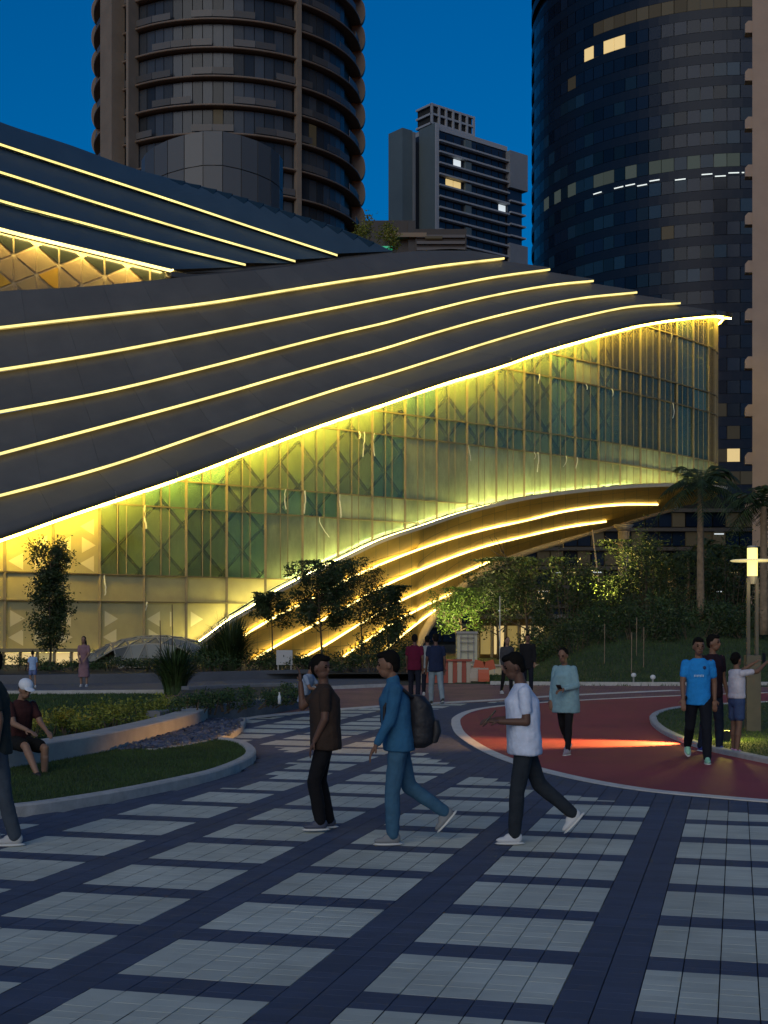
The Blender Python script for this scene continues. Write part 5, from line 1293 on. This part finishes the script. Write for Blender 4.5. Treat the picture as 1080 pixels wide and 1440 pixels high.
# man in bright blue jersey
p5 = person(gp(982,1073), -PI/2-.12, 'man in bright blue football jersey and black track pants walking forward', 1.76, ((14,8,0),(-16,30,30)), 2, ((-8,10,14,0),(8,10,14,0)), (8,2), 'brown', 'tee', cloth('jersey_blue', (.02,.24,.62)), 'trousers', cloth('track_pants', (.010,.012,.018)), mat('shoe_mint', (.30,.62,.42), rough=.6), 'short', 1.02, vox=.012, solem=W_sole)
a5 = p5[2]
b = MB(); 
def chest(parent, at_, y0, y1, q0, q1, name, m, x=.142):
    v = [at_(q)+Vector((x, y, 0)) for q, y in ((q0,y0),(q0,y1),(q1,y1),(q1,y0))]; return MB().add(v+[p+Vector((.004,0,0)) for p in v], [(4,5,6,7),(0,1,5,4),(1,2,6,5),(2,3,7,6),(3,0,4,7)]).build(name, m, parent)
for k in range(7): chest(p5[0], a5, -.075+k*.02, -.061+k*.02, .27+.004*(k % 2), .302, 'chest_print', mat('jersey_print', (.35,.55,.8), rough=.8), .1305)
MB().ell(a5(.40)+Vector((.122,.07,0)), (.008,.022,.026)).build('chest_badge', mat('badge_navy', (.01,.03,.10), rough=.7), p5[0])
# man behind him
person(gp(1001,1058), -PI/2+.5, 'man in dark maroon shirt and navy trousers half hidden behind the blue jersey', 1.78, ((6,6,0),(-4,8,0)), 2, ((0,8,20,0),(0,8,20,0)), (25,0), 'brown', 'tee', cloth('shirt_maroon', (.020,.010,.016)), 'trousers', cloth('trousers_navy', (.012,.018,.035)), mat('shoe_royal', (.03,.05,.25), rough=.6), 'short', 1.05, vox=.013, solem=W_sole)
# woman in shorts raising a phone
p7 = person(gp(1036,1062), .35, 'woman in white top and denim shorts raising both arms to take a photo', 1.52, ((2,3,0),(-3,4,0)), 0, ((95,18,28,15),(95,10,28,15)), (20,-6), 'brown', 'crop', cloth('top_white', (.55,.53,.58)), 'shorts', cloth('denim_shorts', (.05,.08,.17)), mat('shoe_pink', (.55,.25,.42), rough=.6), 'bun', 1.02, fem=True, vox=.012, hold=(1,-1), solem=W_sole)
w = world_pt(p7[0], (p7[1][1][2]+p7[1][-1][2])/2+Vector((.10,0,.10))); phone(tuple(w), (0,0,R(110)), 'phone held up by the woman in denim shorts')
# man cut by the frame at the left
person(gp(-4,1188), LEFT+.2, 'man in charcoal t-shirt and grey jeans striding past beside the lawn kerb', 1.72, ((-8,6,0),(14,22,0)), 3, ((-12,9,18,0),(10,9,22,0)), (0,4), 'brown', 'tee', cloth('tee_charcoal', (.03,.035,.032)), 'trousers', cloth('jeans_grey', (.05,.065,.085)), mat('sneaker_pale', (.42,.42,.42), rough=.7), 'short', 1.05, solem=W_sole)
# seated man with white cap
ps = gp(22,1086,.1); q = person((ps[0]-.06, ps[1]+.30, .0), -.75, 'man in white cap and dark red shirt sitting on the bench wall', 1.70, ((80,82,0),(86,48,10)), 10, ((28,8,40,12),(34,6,38,14)), (-6,22), 'tan', 'tee', cloth('shirt_dark_red', (.05,.018,.018)), 'shorts', cloth('shorts_black', (.010,.010,.010)), mat('sandal_black', (.012,.012,.012), rough=.6), 'cap', 1.08, seated=.46, solem=B_sole)
# far people
person(gp(118,966), -PI/2, 'woman in dusty pink dress standing on the far path', 1.60, ((2,2,0),(-2,2,0)), 0, ((10,6,40,20),(8,6,30,15)), (0,6), 'tan', 'dress', cloth('dress_pink', (.22,.13,.15)), None, None, mat('shoe_white', (.5,.5,.5), rough=.7), 'long', 1.0, fem=True, vox=.018, solem=W_sole)
person(gp(46,967), PI/2+.4, 'child in pale blue shirt and skirt on the far path', 1.16, ((6,8,0),(-6,8,0)), 0, ((10,8,20,0),(-8,8,20,0)), (0,0), 'tan', 'tee', cloth('shirt_sky', (.30,.42,.62)), 'shorts', cloth('skirt_blue', (.12,.16,.32)), mat('shoe_white', (.5,.5,.5), rough=.7), 'bun', 1.0, fem=True, vox=.018, solem=W_sole)
person(gp(583,986), PI/2-.1, 'person in black and crimson shirt walking away near the arch', 1.72, ((14,10,0),(-10,20,20)), 2, ((8,8,15,0),(-8,8,15,0)), (0,0), 'dark', 'tee', cloth('shirt_crimson', (.10,.008,.028)), 'trousers', cloth('trousers_ink', (.012,.014,.025)), mat('shoe_dark', (.02,.02,.02), rough=.7), 'short', 1.12, vox=.018, solem=W_sole)
person(gp(613,991), PI/2+.15, 'man in navy shirt and pale jeans walking away near the arch', 1.74, ((10,8,0),(-12,20,20)), 2, ((8,8,15,0),(-8,8,15,0)), (0,0), 'dark', 'tee', cloth('shirt_navy', (.014,.022,.055)), 'trousers', cloth('jeans_pale', (.20,.25,.28)), mat('shoe_dark', (.02,.02,.02), rough=.7), 'short', 1.15, vox=.018, solem=W_sole)
person(gp(601,978), PI/2, 'person in light grey top walking beside the striped hoarding', 1.66, ((8,8,0),(-8,16,10)), 2, ((8,8,15,0),(-8,8,15,0)), (0,0), 'brown', 'long', cloth('top_grey', (.25,.27,.27)), 'trousers', cloth('trousers_ink', (.012,.014,.025)), mat('shoe_white', (.5,.5,.5), rough=.7), 'short', 1.0, vox=.02, solem=W_sole)
person(gp(713,977), -PI/2+.3, 'woman with long black hair, white top and black trousers by the bank', 1.62, ((8,8,0),(-8,12,0)), 0, ((0,8,20,0),(0,8,20,0)), (0,0), 'tan', 'long', cloth('top_black_white', (.05,.05,.055)), 'leggings', cloth('leggings_black', (.010,.010,.012)), mat('shoe_white', (.5,.5,.5), rough=.7), 'long', 1.0, fem=True, vox=.018, solem=W_sole)
person(gp(742,974), -PI/2-.2, 'man in black shirt standing by the bank behind the white t-shirt', 1.70, ((4,4,0),(-4,4,0)), 0, ((0,8,20,0),(0,8,20,0)), (0,0), 'brown', 'long', cloth('shirt_black', (.012,.012,.014)), 'trousers', cloth('trousers_ink', (.012,.014,.025)), mat('shoe_dark', (.02,.02,.02), rough=.7), 'short', 1.0, vox=.02, solem=W_sole)
pq = gp(427,990,.33); person((pq[0], pq[1]+.12, 0), -.35, 'person in pale blue top sitting on the dark planter wall', 1.62, ((80,88,0),(76,80,0)), 14, ((30,10,50,20),(26,10,55,20)), (0,12), 'brown', 'tee', cloth('top_pale_blue', (.22,.28,.38)), 'trousers', cloth('trousers_ink', (.012,.014,.025)), mat('shoe_white', (.5,.5,.5), rough=.7), 'short', 1.0, vox=.018, seated=.45, solem=W_sole)
# bottle left on the planter wall
p = G(393, 990, .34); bt = empty('water_bottle', (p.x, p.y, .34), 'small clear bottle standing on the planter wall', 'bottle'); MB().tube([(0,0,0),(0,0,.15),(0,0,.19),(0,0,.22)], [.035,.035,.014,.014], 10).build('body', mat('bottle', (.5,.55,.6), rough=.2), bt, True); MB().tube([(0,0,.22),(0,0,.24)], .017, 8).build('cap', M_white, bt)
